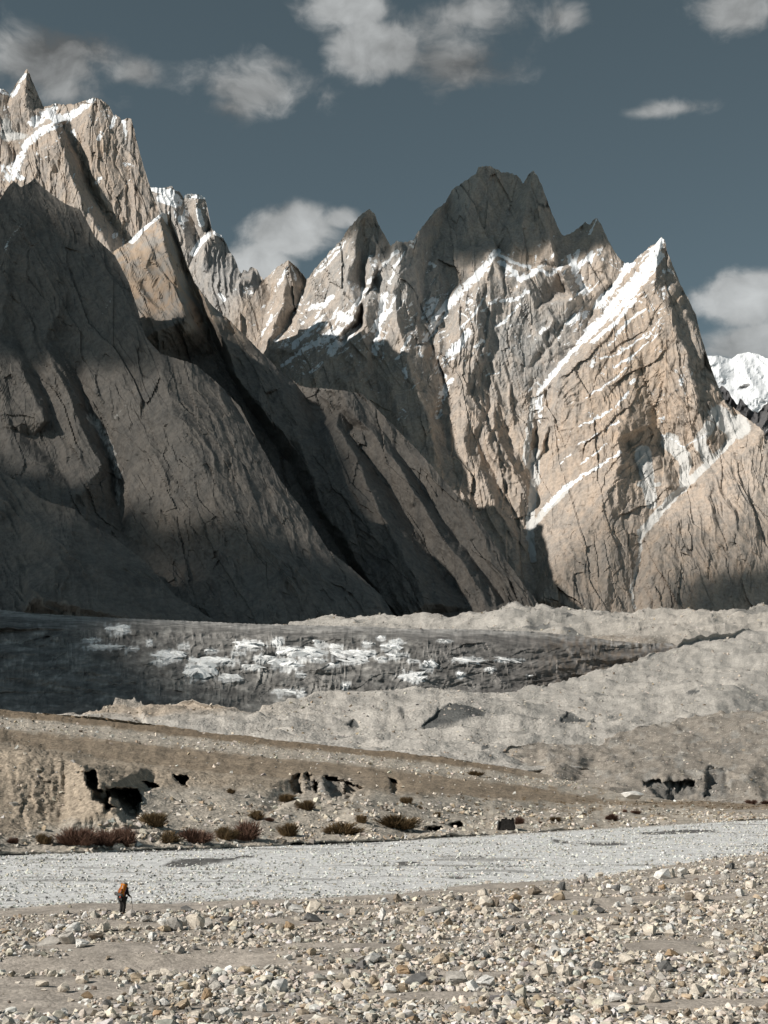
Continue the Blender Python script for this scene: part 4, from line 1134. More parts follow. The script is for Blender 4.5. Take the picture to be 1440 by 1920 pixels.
# glacier front ---------------------------------------------------------------------------
T4_TOP = [(-500, 1130), (-100, 1138), (0, 1143), (60, 1150), (130, 1154), (200, 1158), (330, 1163), (480, 1170), (560, 1172), (700, 1175), (760, 1179), (900, 1180), (1000, 1184), (1080, 1192), (1140, 1200), (1200, 1206), (1262, 1206), (1300, 1230)]
T4_LINES = [[(-500, 1350, 880), (300, 1350, 900), (900, 1350, 960), (1300, 1350, 1150)], [(-500, 1300, 950), (300, 1300, 960), (700, 1300, 990), (1000, 1290, 1060), (1300, 1260, 1190)],
            [(-500, 1220, 1010), (200, 1225, 1015), (500, 1235, 1020), (800, 1240, 1050), (1050, 1240, 1110), (1300, 1225, 1200)], [(-500, 1170, 1060), (200, 1180, 1060), (500, 1190, 1060), (800, 1200, 1090), (1050, 1210, 1140)],
            [(-500, 1130, 1200), (0, 1143, 1200), (330, 1163, 1180), (700, 1175, 1180), (1000, 1184, 1210), (1262, 1206, 1240)]]


def t4_detail(px, py):
    d = fbm(px / 70, py / 22, 971, 4) * 9
    d -= flute(px, py, -7, 40, 300, 973, 3) * 2.2
    d -= flute(px, py, 92, 14, 60, 975, 3) * 0.9
    return d + slab(px, py, 8, 30, 80, 976, 2.2, 1.4) + fbm(px / 8, py / 6, 979, 3) * 0.4


ICE = [(220, 1180, 40, 14), (198, 1214, 56, 8), (250, 1217, 26, 8), (320, 1230, 46, 14), (280, 1206, 13, 9), (345, 1212, 22, 8), (375, 1258, 46, 22), (410, 1240, 72, 11), (430, 1272, 40, 9), (475, 1252, 32, 8), (470, 1210, 50, 13), (492, 1236, 32, 11),
       (535, 1246, 50, 19), (540, 1222, 42, 13), (520, 1204, 22, 13), (575, 1226, 60, 15), (600, 1209, 20, 11), (562, 1265, 19, 10), (540, 1298, 40, 9), (655, 1228, 60, 13), (662, 1241, 48, 8), (625, 1247, 22, 6), (648, 1287, 14, 12), (690, 1226, 26, 9),
       (714, 1197, 16, 9), (716, 1236, 22, 8), (730, 1213, 34, 13), (742, 1204, 26, 8), (745, 1229, 40, 8), (835, 1202, 27, 5), (880, 1238, 52, 8), (955, 1238, 50, 5), (805, 1248, 28, 14), (775, 1240, 22, 5), (775, 1270, 42, 15), (920, 1255, 18, 9), (862, 1265, 14, 11), (992, 1268, 17, 4),
       (170, 1200, 30, 6), (300, 1243, 28, 8), (395, 1222, 24, 7), (445, 1226, 24, 7), (600, 1238, 24, 7), (360, 1236, 18, 6), (565, 1300, 16, 10), (690, 1208, 22, 8), (630, 1212, 22, 8)]


def t4_tint(px, py, N, P):
    n = fbm(px / 30, py / 12, 981, 4); n2 = fbm(px / 7, py / 14, 983, 3)
    c = np.zeros(px.shape + (3,)) + np.array((0.205, 0.195, 0.182))
    c = mixc(c, (0.165, 0.155, 0.145), sstep(700, 950, px))
    c = mixc(c, (0.36, 0.345, 0.32), sstep(0.1, 0.45, n + 0.25 * n2) * 0.8 * sstep(1000, 700, px))
    top = np.interp(px, [p[0] for p in T4_TOP], [p[1] for p in T4_TOP])
    c = mixc(c, (0.36, 0.345, 0.325), sstep(16, 4, py - top + 6 * n) * 0.8)
    band = 0
    for a, b, w, h in ICE:
        band = np.maximum(band, blob(px, py, a, b, w * 0.8, h * 1.1))
    streak = fbm(px / 5, py / 40, 985, 3)
    c = mixc(c, (0.60, 0.60, 0.59), sstep(0.48, 0.72, band + 0.4 * n2 + 0.3 * n + 0.25 * streak) * 0.9)
    c = c * (1 + 0.22 * streak)[..., None]
    c = mixc(c, (0.17, 0.135, 0.105), sstep(960, 1080, px) * sstep(-0.3, 0.4, n2) * 0.8)
    return c * (1 + 0.15 * n2)[..., None]


glacier = relief('glacier', -200, 1300, 2.5, T4_TOP, 1352, lambda px, py: 0 * px, T4_LINES, t4_detail, t4_tint, M_ICE, floor=0, warp=4, jag=1.2, seed=39, back=0.2, smooth=False, tint='tint', rowstep=1.8)
tag(glacier, 'dirty grey glacier front with clean white ice blocks showing', 'glacier', kind='structure')

# ------------------------------------------------------------------ stones
rng = np.random.default_rng(7)
random.seed(7)


def hull_arrays(n, seed, flat=0.75):
    r = random.Random(seed)
    bm = bmesh.new()
    for i in range(n):
        v = Vector((r.gauss(0, 1), r.gauss(0, 1), r.gauss(0, 1))).normalized()
        k = r.uniform(0.78, 1.08)
        bm.verts.new((v.x * k, v.y * k, v.z * k * flat))
    res = bmesh.ops.convex_hull(bm, input=bm.verts)
    bmesh.ops.delete(bm, geom=[v for v in bm.verts if not v.link_faces], context='VERTS')
    bmesh.ops.triangulate(bm, faces=bm.faces)
    bmesh.ops.recalc_face_normals(bm, faces=bm.faces)
    bm.verts.index_update()
    V = np.array([v.co[:] for v in bm.verts]); F = np.array([[v.index for v in f.verts] for f in bm.faces])
    bm.free()
    e = V.max(0) - V.min(0)
    V = (V - (V.max(0) + V.min(0)) / 2) / (e / 2)          # fills -1..1 on every axis
    return V, F


def roughen(V, F, seed, amp=0.07):
    """One round of subdivision with uneven new edges, so facets break up."""
    g = np.random.default_rng(seed); V = list(map(np.array, V)); mid = {}; out = []

    def m(a, b):
        k = (min(a, b), max(a, b))
        if k not in mid:
            mid[k] = len(V); V.append((V[a] + V[b]) / 2 * (1 + g.normal(0.02, amp)) + g.normal(0, amp * 0.35, 3))
        return mid[k]
    for a, b, c in F:
        x, y, z = m(a, b), m(b, c), m(c, a)
        out += [(a, x, z), (x, b, y), (z, y, c), (x, y, z)]
    return np.array(V), np.array(out)


TINY = [hull_arrays(6, 50 + i) for i in range(10)]
SMALL = [hull_arrays(8, 100 + i) for i in range(14)]
MEDIUM = [hull_arrays(16, 200 + i) for i in range(20)]
LARGE = [roughen(*hull_arrays(16, 300 + i), 300 + i) for i in range(24)]

STONE_COL = {'cream': (0.66, 0.585, 0.49), 'white': (0.71, 0.685, 0.64), 'grey': (0.47, 0.435, 0.39), 'dark grey': (0.17, 0.165, 0.158), 'tan': (0.47, 0.375, 0.27), 'orange': (0.38, 0.27, 0.17), 'brown': (0.25, 0.205, 0.16)}


def scatter(name, xy, size, variants, cols, zfun, sink=0.3, aspect=(0.6, 1.0), flat=(0.45, 0.8), tiltmax=0.5, base_z=None):
    """One mesh of many loose stones; xy positions, size = half widths."""
    n = len(xy); V = []; F = []; Cc = []; off = 0
    vi = rng.integers(0, len(variants), n)
    yaw = rng.uniform(0, 2 * np.pi, n); ta = rng.normal(0, tiltmax, n); tb = rng.normal(0, tiltmax, n)
    sx = size; sy = size * rng.uniform(*aspect, n); sz = size * rng.uniform(*flat, n)
    z = base_z if base_z is not None else zfun(xy[:, 0], xy[:, 1])
    for k, (bv, bf) in enumerate(variants):
        m = np.where(vi == k)[0]
        if not len(m):
            continue
        P = bv[None] * np.stack([sx[m], sy[m], sz[m]], -1)[:, None, :]
        c, s_ = np.cos(ta[m])[:, None], np.sin(ta[m])[:, None]
        P = np.stack([P[..., 0] * c + P[..., 2] * s_, P[..., 1], -P[..., 0] * s_ + P[..., 2] * c], -1)
        c, s_ = np.cos(tb[m])[:, None], np.sin(tb[m])[:, None]
        P = np.stack([P[..., 0], P[..., 1] * c - P[..., 2] * s_, P[..., 1] * s_ + P[..., 2] * c], -1)
        c, s_ = np.cos(yaw[m])[:, None], np.sin(yaw[m])[:, None]
        P = np.stack([P[..., 0] * c - P[..., 1] * s_, P[..., 0] * s_ + P[..., 1] * c, P[..., 2]], -1)
        P += np.stack([xy[m, 0], xy[m, 1], z[m] + sz[m] * (1 - 2 * sink)], -1)[:, None, :]
        V.append(P.reshape(-1, 3))
        F.append((bf[None] + (np.arange(len(m)) * len(bv))[:, None, None]).reshape(-1, 3) + off)
        Cc.append(np.repeat(cols[m], len(bv), 0))
        off += len(m) * len(bv)
    me = new_mesh(name, np.vstack(V), np.vstack(F), False)
    set_color(me, 'tint', np.vstack(Cc))
    return me


def stone_colors(n, weights, jitter=0.14):
    keys = list(weights); w = np.array([weights[k] for k in keys], float); w /= w.sum()
    pick = rng.choice(len(keys), n, p=w)
    C = np.array([STONE_COL[k] for k in keys])[pick]
    return C * (1 + rng.normal(0, jitter, (n, 1))).clip(0.6, 1.35) * (1 + rng.normal(0, 0.02, (n, 3)))


def stone_mat(name, color=None):
    m, t, b = mat_new(name)
    tc = t.new('ShaderNodeTexCoord'); P = tc.outputs['Object']
    n1 = t.noise(P, 3.0 if color is None else 1.6, 4, 0.65)
    n2 = t.noise(t.mapping(P, (1, 1, 3.2), rot=(0.5, 0.4, 0)), 6.0 if color is None else 3.0, 4, 0.7)
    if color is None:
        a = t.new('ShaderNodeAttribute', attribute_name='tint'); base = a.outputs['Color']
    else:
        oi = t.new('ShaderNodeObjectInfo')
        base = t.mix(1.0, color, t.ramp(oi.outputs['Random'], 0, 1, 0.84, 1.14, False), 'MULTIPLY')
    col = t.mix(1.0, base, t.ramp(n1, 0.3, 0.7, 0.74, 1.16), 'MULTIPLY')
    col = t.mix(1.0, col, t.ramp(n2, 0.3, 0.65, 0.82, 1.10), 'MULTIPLY')
    t.put(b.inputs['Base Color'], col)
    bump(t, b, t.math('ADD', n1, n2), 0.6, 0.03 if color is None else 0.05)
    return m


M_STONES = stone_mat('loose_stone')
M_BOULDER = {k: stone_mat('boulder_' + k.replace(' ', '_'), v) for k, v in STONE_COL.items()}

# boulders read off the photograph: photo x, photo y of the middle, width and height in pixels, colour
BOULDERS = [
    (365, 1731, 32, 27, 'cream'), (328, 1736, 30, 24, 'grey'), (305, 1730, 18, 14, 'white'), (307, 1742, 24, 12, 'tan'), (342, 1730, 16, 20, 'grey'), (388, 1731, 20, 18, 'grey'), (424, 1725, 24, 14, 'dark grey'), (123, 1760, 26, 25, 'grey'),
    (90, 1766, 40, 16, 'grey'), (192, 1742, 26, 20, 'cream'), (135, 1742, 26, 18, 'white'), (155, 1770, 22, 16, 'white'), (10, 1750, 18, 9, 'orange'), (178, 1757, 24, 14, 'brown'), (152, 1838, 22, 16, 'cream'), (257, 1835, 23, 17, 'tan'),
    (118, 1853, 18, 16, 'cream'), (80, 1845, 22, 12, 'cream'), (162, 1867, 20, 14, 'orange'), (248, 1859, 14, 14, 'white'), (200, 1883, 14, 14, 'dark grey'), (240, 1893, 18, 10, 'brown'), (388, 1867, 18, 17, 'orange'), (405, 1850, 24, 20, 'grey'),
    (437, 1858, 24, 18, 'cream'), (423, 1900, 28, 18, 'white'), (403, 1902, 20, 16, 'cream'), (290, 1827, 20, 16, 'cream'), (315, 1830, 32, 16, 'cream'), (343, 1885, 26, 18, 'tan'), (315, 1913, 22, 14, 'cream'), (392, 1911, 22, 18, 'grey'),
    (283, 1880, 16, 18, 'grey'), (337, 1808, 16, 13, 'grey'), (587, 1702, 34, 25, 'cream'), (557, 1704, 28, 14, 'white'), (588, 1723, 28, 12, 'dark grey'), (542, 1738, 17, 15, 'orange'), (537, 1697, 10, 15, 'white'), (717, 1715, 14, 24, 'white'),
    (765, 1705, 32, 16, 'cream'), (928, 1693, 16, 18, 'brown'), (912, 1692, 22, 20, 'cream'), (810, 1710, 40, 16, 'grey'), (520, 1850, 30, 28, 'white'), (698, 1798, 26, 19, 'white'), (650, 1827, 16, 22, 'grey'), (667, 1832, 16, 16, 'cream'),
    (828, 1800, 26, 22, 'tan'), (757, 1818, 24, 16, 'orange'), (732, 1855, 22, 17, 'white'), (755, 1853, 17, 16, 'tan'), (780, 1841, 42, 20, 'dark grey'), (822, 1845, 26, 13, 'brown'), (857, 1838, 38, 30, 'grey'), (910, 1843, 30, 22, 'white'),
    (882, 1831, 14, 18, 'cream'), (798, 1879, 18, 16, 'cream'), (852, 1895, 25, 19, 'cream'), (733, 1883, 26, 13, 'tan'), (777, 1912, 25, 11, 'orange'), (700, 1838, 13, 17, 'tan'), (540, 1843, 16, 14, 'cream'), (487, 1872, 16, 14, 'white'),
    (588, 1857, 14, 12, 'white'), (608, 1846, 16, 12, 'white'), (972, 1830, 25, 17, 'cream'), (1060, 1824, 32, 22, 'cream'), (1025, 1820, 22, 19, 'cream'), (1037, 1787, 24, 14, 'white'), (1062, 1786, 26, 12, 'white'), (1178, 1798, 26, 19, 'cream'),
    (1237, 1797, 13, 17, 'white'), (1249, 1813, 24, 20, 'dark grey'), (1260, 1789, 22, 13, 'orange'), (1360, 1823, 16, 19, 'tan'), (1377, 1794, 20, 15, 'grey'), (1220, 1745, 26, 21, 'cream'), (1257, 1752, 24, 14, 'cream'), (1242, 1640, 26, 19, 'white'),
    (1280, 1636, 17, 13, 'white'), (1256, 1638, 16, 16, 'cream'), (1300, 1636, 16, 10, 'cream'), (1003, 1672, 24, 15, 'brown'), (967, 1685, 26, 13, 'orange'), (963, 1702, 16, 17, 'dark grey'), (1048, 1682, 20, 15, 'tan'), (1145, 1662, 14, 11, 'white'),
    (980, 1887, 20, 23, 'tan'), (1112, 1877, 14, 18, 'cream'), (1158, 1871, 24, 19, 'white'), (1187, 1877, 20, 17, 'cream'), (1225, 1867, 24, 28, 'cream'), (1217, 1913, 18, 14, 'white'), (1407, 1913, 20, 13, 'cream'), (1117, 1842, 26, 12, 'tan'),
    (1090, 1823, 24, 15, 'grey'), (1308, 1860, 28, 23, 'cream'), (1372, 1867, 18, 14, 'cream'), (1348, 1755, 22, 15, 'white'), (1157, 1695, 13, 12, 'white'), (1387, 1777, 26, 9, 'white'), (1427, 1782, 26, 17, 'tan'), (985, 1793, 14, 14, 'white'),
    (1108, 1763, 20, 11, 'orange'), (1318, 1680, 24, 15, 'cream'), (1410, 1663, 20, 15, 'cream'), (1093, 1648, 16, 15, 'grey'), (1052, 1662, 14, 17, 'dark grey'), (1155, 1665, 14, 13, 'dark grey')]
r2 = random.Random(21)
tries = 0
while len(BOULDERS) < 296 and tries < 9000:
    tries += 1
    px = r2.uniform(5, 1435); top = np.interp(px, [0, 600, 1000, 1440], [1738, 1690, 1650, 1610])
    py = r2.uniform(top, 1912)
    gx, gy = on_ground(px, py, 0.3)
    if sand_mask(np.array([gx]), np.array([gy]))[0] > 0.45:
        continue
    w = r2.uniform(11, 19)
    if any(abs(px - b[0]) < (w + b[2]) * 0.5 and abs(py - b[1]) < (w + b[3]) * 0.36 for b in BOULDERS):
        continue
    BOULDERS.append((px, py, w, w * r2.uniform(0.62, 0.95), r2.choices(['cream', 'white', 'grey', 'dark grey', 'tan', 'orange', 'brown'], [46, 15, 20, 6, 8, 1, 4])[0]))


def settle(px, py_base, it=4):
    z = 0.3
    for _ in range(it):
        gx, gy = on_ground(px, py_base, z)
        z = float(ground_z(np.array([gx]), np.array([gy]))[0])
    return gx, gy, z


ORD = ['first', 'second', 'third', 'fourth', 'fifth', 'sixth', 'seventh', 'eighth', 'ninth', 'tenth', 'eleventh', 'twelfth', 'thirteenth', 'fourteenth', 'fifteenth', 'sixteenth', 'seventeenth', 'eighteenth', 'nineteenth', 'twentieth', 'twenty-first', 'twenty-second', 'twenty-third', 'twenty-fourth', 'twenty-fifth']


def zone(px, py):
    if px < 480:
        return 'in the stone band beside the hiker' if py < 1790 else ('just below the sandy channel' if py < 1860 else 'in the near left corner')
    far = np.interp(px, [480, 1440], [1745, 1715])
    col = 'middle' if px < 960 else 'right-hand'
    return f'at the river edge of the {col} stones' if py < far else (f'halfway down the {col} stones' if py < 1815 else f'at the near edge of the {col} stones')


lists = {}
for i, b in enumerate(BOULDERS):
    size = 'large' if b[2] * b[3] > 330 else 'small'
    lists.setdefault((size, b[4], zone(b[0], b[1])), []).append(i)
b_label = {}
for (size, c, zn), ids in lists.items():
    ids.sort(key=lambda i: BOULDERS[i][0])
    for k, i in enumerate(ids):
        b_label[i] = f'{size} {c} boulder {zn}' if len(ids) == 1 else f'{ORD[k]} {size} {c} boulder from the left {zn}'
BOULDER_MESH = []
for k, (bv, bf) in enumerate(LARGE):
    me = new_mesh('boulder', bv, bf, False); me.materials.append(M_BOULDER['cream']); BOULDER_MESH.append(me)
FOOT = []
for i, (px, py, w, h, c) in enumerate(BOULDERS):
    gx, gy, gz = settle(px, py + h * 0.42)
    m = gy / FPX
    hw = w * m * 0.56; hh = h * m * 0.60
    o = bpy.data.objects.new('boulder', BOULDER_MESH[r2.randrange(len(BOULDER_MESH))])
    o.scale = (hw, hw * r2.uniform(0.75, 1.05), hh)
    o.rotation_euler = (r2.uniform(-0.22, 0.22), r2.uniform(-0.3, 0.3), r2.choice((0, math.pi)) + r2.uniform(-0.4, 0.4))
    o.location = (gx, gy + hw * 0.3, gz + hh * 0.62)
    link(o)
    o.material_slots[0].link = 'OBJECT'; o.material_slots[0].material = M_BOULDER[c]
    tag(o, b_label[i], 'boulder', 'boulders on the stony river bank')
    FOOT.append((gx, gy + hw * 0.3, hw))
FOOT = np.array(FOOT)

# the rest of the bank stones
N = 240000
gy = 40 + (rng.random(N) ** 1.35) * 130; gx = rng.uniform(-0.40, 0.40, N) * gy
edge = np.interp(gx, YL_X, YL_Y)
sm = sand_mask(gx, gy)
p_keep = (0.96 - 0.95 * sstep(0.2, 0.75, sm)) * sstep(1.5, -3.0, gy - edge + 1.2 * fbm(gx / 4, gy / 4, 1001, 2)) * (0.55 + 0.45 * sstep(-0.3, 0.2, fbm(gx / 5, gy / 3.5, 1003, 3)))
keep = rng.random(N) < p_keep * np.clip(55 / gy, 0.2, 1.0)
gx, gy = gx[keep], gy[keep]
size = 0.036 + 0.125 * rng.random(len(gx)) ** 2.8 + 0.13 * (rng.random(len(gx)) < 0.05)
size *= 0.75 + 0.35 * sstep(-0.2, 0.4, fbm(gx / 7, gy / 5, 1005, 2))
W_BANK = {'cream': 48, 'white': 13, 'grey': 24, 'dark grey': 5, 'tan': 7, 'orange': 1, 'brown': 5}
xy = np.stack([gx, gy], 1)
big = size > 0.15
me = scatter('stones', xy[big], size[big], MEDIUM, stone_colors(big.sum(), W_BANK), ground_z); me.materials.append(M_STONES)
tag(link(bpy.data.objects.new('stones', me)), 'loose pale stones strewn over the river bank', 'stones', kind='stuff')
tiny = size < 0.065
mid_ = ~big & ~tiny
me = scatter('pebbles', xy[tiny], size[tiny], TINY, stone_colors(tiny.sum(), W_BANK), ground_z); me.materials.append(M_STONES)
tag(link(bpy.data.objects.new('pebbles', me)), 'finest pebbles lying in the sand of the bank', 'pebbles', kind='stuff')
me = scatter('pebbles', xy[mid_], size[mid_], SMALL, stone_colors(mid_.sum(), W_BANK), ground_z); me.materials.append(M_STONES)
tag(link(bpy.data.objects.new('pebbles', me)), 'small pebbles between the stones of the bank', 'pebbles', kind='stuff')
print('bank stones', len(gx), big.sum())

# white gravel of the river bed
N = 75000
u = rng.uniform(-0.37, 0.37, N); gy = 75 + 190 * rng.random(N) ** 1.5; gx = u * gy
lo = np.interp(gx, YL_X, YL_Y); hi = np.interp(gx, YU_X, YU_Y)
ok = (gy > lo - 1.5 + rng.normal(0, 0.9, N)) & (gy < hi + 0.5) & (rng.random(N) < 0.35 + 0.65 * sstep(-0.25, 0.25, fbm(gx / 9, gy / 5, 1011, 3)))
gx, gy = gx[ok][:29000], gy[ok][:29000]
size = (0.04 + 0.10 * rng.random(len(gx)) ** 3) * (0.8 + gy / 320)
me = scatter('gravel', np.stack([gx, gy], 1), size, SMALL, stone_colors(len(gx), {'white': 55, 'grey': 32, 'cream': 12, 'dark grey': 4}) * np.array((0.97, 1.0, 1.0)), ground_z, 0.3, flat=(0.4, 0.7))
me.materials.append(M_STONES)
tag(link(bpy.data.objects.new('gravel', me)), 'white gravel covering the dry river bed', 'gravel', kind='stuff')


def on_relief(k, n, region, seed):
    """Random points of a hill surface weighted by region(px, py)."""
    name, X, PY, P = RELIEF[k]
    g = np.random.default_rng(seed)
    r_ = g.integers(0, P.shape[0], n); c_ = g.integers(0, P.shape[1], n)
    px = X[c_]; py = PY[r_, c_]
    ok = g.random(n) < region(px, py)
    return P[r_[ok], c_[ok]]


def terrace_rocks(px, py):
    rt = np.interp(px, [0, 400, 720, 1000], [1344, 1388, 1420, 1458]); rb = np.interp(px, [0, 400, 720, 1000], [1366, 1408, 1440, 1476])
    band = sstep(-3, 3, py - rt) * sstep(4, -3, py - rb)
    low = sstep(0, 25, py - np.interp(px, [0, 180, 280, 500, 800, 1100, 1440], [1560, 1545, 1485, 1490, 1490, 1500, 1512]))
    patch = sstep(-0.25, 0.25, fbm(px / 50, py / 16, 1021, 3))
    return np.clip(0.9 * band + 0.75 * low * patch + 0.05, 0, 1)


pts = on_relief(8, 16000, terrace_rocks, 3)
size = 0.14 + 0.30 * rng.random(len(pts)) ** 3
me = scatter('rubble', pts[:, :2], size, SMALL, stone_colors(len(pts), {'cream': 50, 'grey': 25, 'tan': 14, 'brown': 8, 'white': 10}), None, 0.3, base_z=pts[:, 2]); me.materials.append(M_STONES)
tag(link(bpy.data.objects.new('rubble', me)), 'rubble scattered over the river terrace', 'rubble', kind='stuff')
pts = on_relief(10, 13000, lambda px, py: 0.25 + 0.6 * sstep(-0.1, 0.4, fbm(px / 60, py / 25, 1031, 3)), 4)
size = (0.22 + 0.75 * rng.random(len(pts)) ** 4) * pts[:, 1] / 700
me = scatter('rubble', pts[:, :2], size, SMALL, stone_colors(len(pts), {'cream': 45, 'grey': 45, 'tan': 10, 'brown': 6, 'dark grey': 3}) * 0.92, None, 0.3, base_z=pts[:, 2]); me.materials.append(M_STONES)
tag(link(bpy.data.objects.new('rubble', me)), 'rubble strewn over the pale moraine', 'rubble', kind='stuff')
pts = np.vstack([on_relief(11, 7000, lambda px, py: 0.5 + 0 * px, 5), on_relief(9, 6000, lambda px, py: 0.5 + 0 * px, 6)])
size = (0.3 + 0.8 * rng.random(len(pts)) ** 4) * pts[:, 1] / 1000
me = scatter('rubble', pts[:, :2], size, SMALL, stone_colors(len(pts), {'cream': 45, 'grey': 45, 'tan': 10, 'brown': 6, 'dark grey': 3}) * 0.92, None, 0.3, base_z=pts[:, 2]); me.materials.append(M_STONES)
tag(link(bpy.data.objects.new('rubble', me)), 'rubble on the far moraine crest and brown hill', 'rubble', kind='stuff')

# the single white block at the foot of the brown hill
bm_ = new_mesh('boulder', *hull_arrays(30, 401), False); bm_.materials.append(M_BOULDER['white'])
wb = link(bpy.data.objects.new('boulder', bm_))
x_, y_, z_ = at(1186, 1496, 318); wb.location = (x_, y_, z_ + 0.55); wb.scale = (2.4, 1.8, 0.95); wb.rotation_euler = (0, 0.05, 0.2)
tag(wb, 'lone long white boulder at the foot of the brown hill', 'boulder')

# ------------------------------------------------------------------ clean ice blocks in the glacier front
m_ice, t_, b_ = mat_new('clean_ice')
P_ = t_.new('ShaderNodeTexCoord').outputs['Object']
nz = t_.noise(t_.mapping(P_, (1.0, 1.0, 0.25)), 1.6, 5, 0.65)
t_.put(b_.inputs['Base Color'], t_.mix(t_.ramp(nz, 0.30, 0.52), (0.62, 0.61, 0.59), (0.90, 0.90, 0.89)))
b_.inputs['Roughness'].default_value = 0.6
bump(t_, b_, nz, 0.5, 0.15)
ICE_MESH = []
for k in range(10):
    bv, bf = roughen(*hull_arrays(14, 500 + k, 0.9), 500 + k, 0.10)
    me = new_mesh('ice_block', bv, bf, False); me.materials.append(m_ice); ICE_MESH.append(me)
for i, (px, py, w, h) in enumerate(ICE):
    for j in range(max(1, min(9, int(round(w * h / 90))))):
        one = w * h < 220
        qx = px + (0 if one else r2.uniform(-0.42, 0.42) * w); qy = py + (0 if one else r2.uniform(-0.3, 0.3) * h)
        p = surf(12, qx, qy); m = p.y / FPX
        o = bpy.data.objects.new('ice_block', ICE_MESH[r2.randrange(len(ICE_MESH))])
        o.scale = (m * (w * 0.5 if one else min(w * r2.uniform(0.3, 0.55), 28)), 1.8, h * m * r2.uniform(0.32, 0.52))
        o.rotation_euler = (-0.3, r2.uniform(-0.12, 0.30), r2.uniform(-0.3, 0.3))
        o.location = p + Vector((0, 0.7, 0))
        link(o, glacier)

# ------------------------------------------------------------------ shrubs
def twig_mat(name, c1, c2):
    m, t, b = mat_new(name)
    oi = t.new('ShaderNodeTexCoord')
    n = t.noise(oi.outputs['Object'], 2.2, 3, 0.6)
    t.put(b.inputs['Base Color'], t.mix(t.ramp(n, 0.3, 0.7), c1, c2))
    return m


M_RED = twig_mat('red_twigs', (0.10, 0.055, 0.04), (0.18, 0.105, 0.075))
M_BRN = twig_mat('brown_twigs', (0.10, 0.068, 0.034), (0.19, 0.13, 0.07))
M_WOOD = twig_mat('shrub_wood', (0.06, 0.04, 0.03), (0.10, 0.07, 0.05))


def shrub_meshes(seed, red):
    """Unit shrub: half width 1, height 1."""
    r = np.random.default_rng(seed)
    n = 1500
    # twig roots crowd the middle, tips fill an uneven dome
    lobes = r.uniform(-0.75, 0.75, (7, 2)); lobes[:, 1] *= 0.6; lh = r.uniform(0.6, 1.0, 7) * (1 - 0.35 * np.abs(lobes[:, 0]))
    k = r.integers(0, 7, n)
    root = lobes[k] * 0.55 + r.normal(0, 0.10, (n, 2))
    tip = lobes[k] + r.normal(0, 0.26, (n, 2))
    h = lh[k] * r.uniform(0.2, 1.0, n)
    a = np.stack([root[:, 0], root[:, 1], h * r.uniform(0.0, 0.35, n)], 1)
    c = np.stack([tip[:, 0], tip[:, 1], h], 1)
    mid = (a + c) / 2 + np.stack([0 * h, 0 * h, 0.10 * h], 1) + (c - a) * np.array((0.12, 0.12, 0))
    ang = r.uniform(0, np.pi, n); w = r.uniform(0.010, 0.026, n)
    side = np.stack([np.cos(ang) * w, np.sin(ang) * w, 0 * w], 1)
    V = np.stack([a - side * 0.7, a + side * 0.7, mid + side, mid - side, c + side * 0.25, c - side * 0.25], 1).reshape(-1, 3)
    b0 = np.arange(n)[:, None] * 6
    F = np.vstack([b0 + np.array([[0, 1, 2, 3]]), b0 + np.array([[3, 2, 4, 5]])])
    fol = new_mesh('foliage', V, F, False); fol.materials.append(M_RED if red else M_BRN)
    VV = []; FF = []
    for i in range(14):
        p0 = np.array([lobes[i % 7, 0] * 0.35, lobes[i % 7, 1] * 0.35, -0.08]); p1 = np.array([lobes[i % 7, 0] * 0.8 + r.normal(0, 0.1), lobes[i % 7, 1] * 0.8 + r.normal(0, 0.1), lh[i % 7] * 0.7])
        o_ = len(VV) * 1
        for p, rad in ((p0, 0.045), ((p0 + p1) / 2 + r.normal(0, 0.04, 3), 0.03), (p1, 0.01)):
            for q in range(4):
                VV.append(p + rad * np.array([math.cos(q * math.pi / 2), math.sin(q * math.pi / 2), 0]))
        for s_ in range(2):
            for q in range(4):
                FF.append([o_ + s_ * 4 + q, o_ + s_ * 4 + (q + 1) % 4, o_ + s_ * 4 + 4 + (q + 1) % 4, o_ + s_ * 4 + 4 + q])
    st = new_mesh('stems', np.array(VV), np.array(FF), False); st.materials.append(M_WOOD)
    return fol, st


SH = {True: [shrub_meshes(900 + i, True) for i in range(4)], False: [shrub_meshes(950 + i, False) for i in range(5)]}
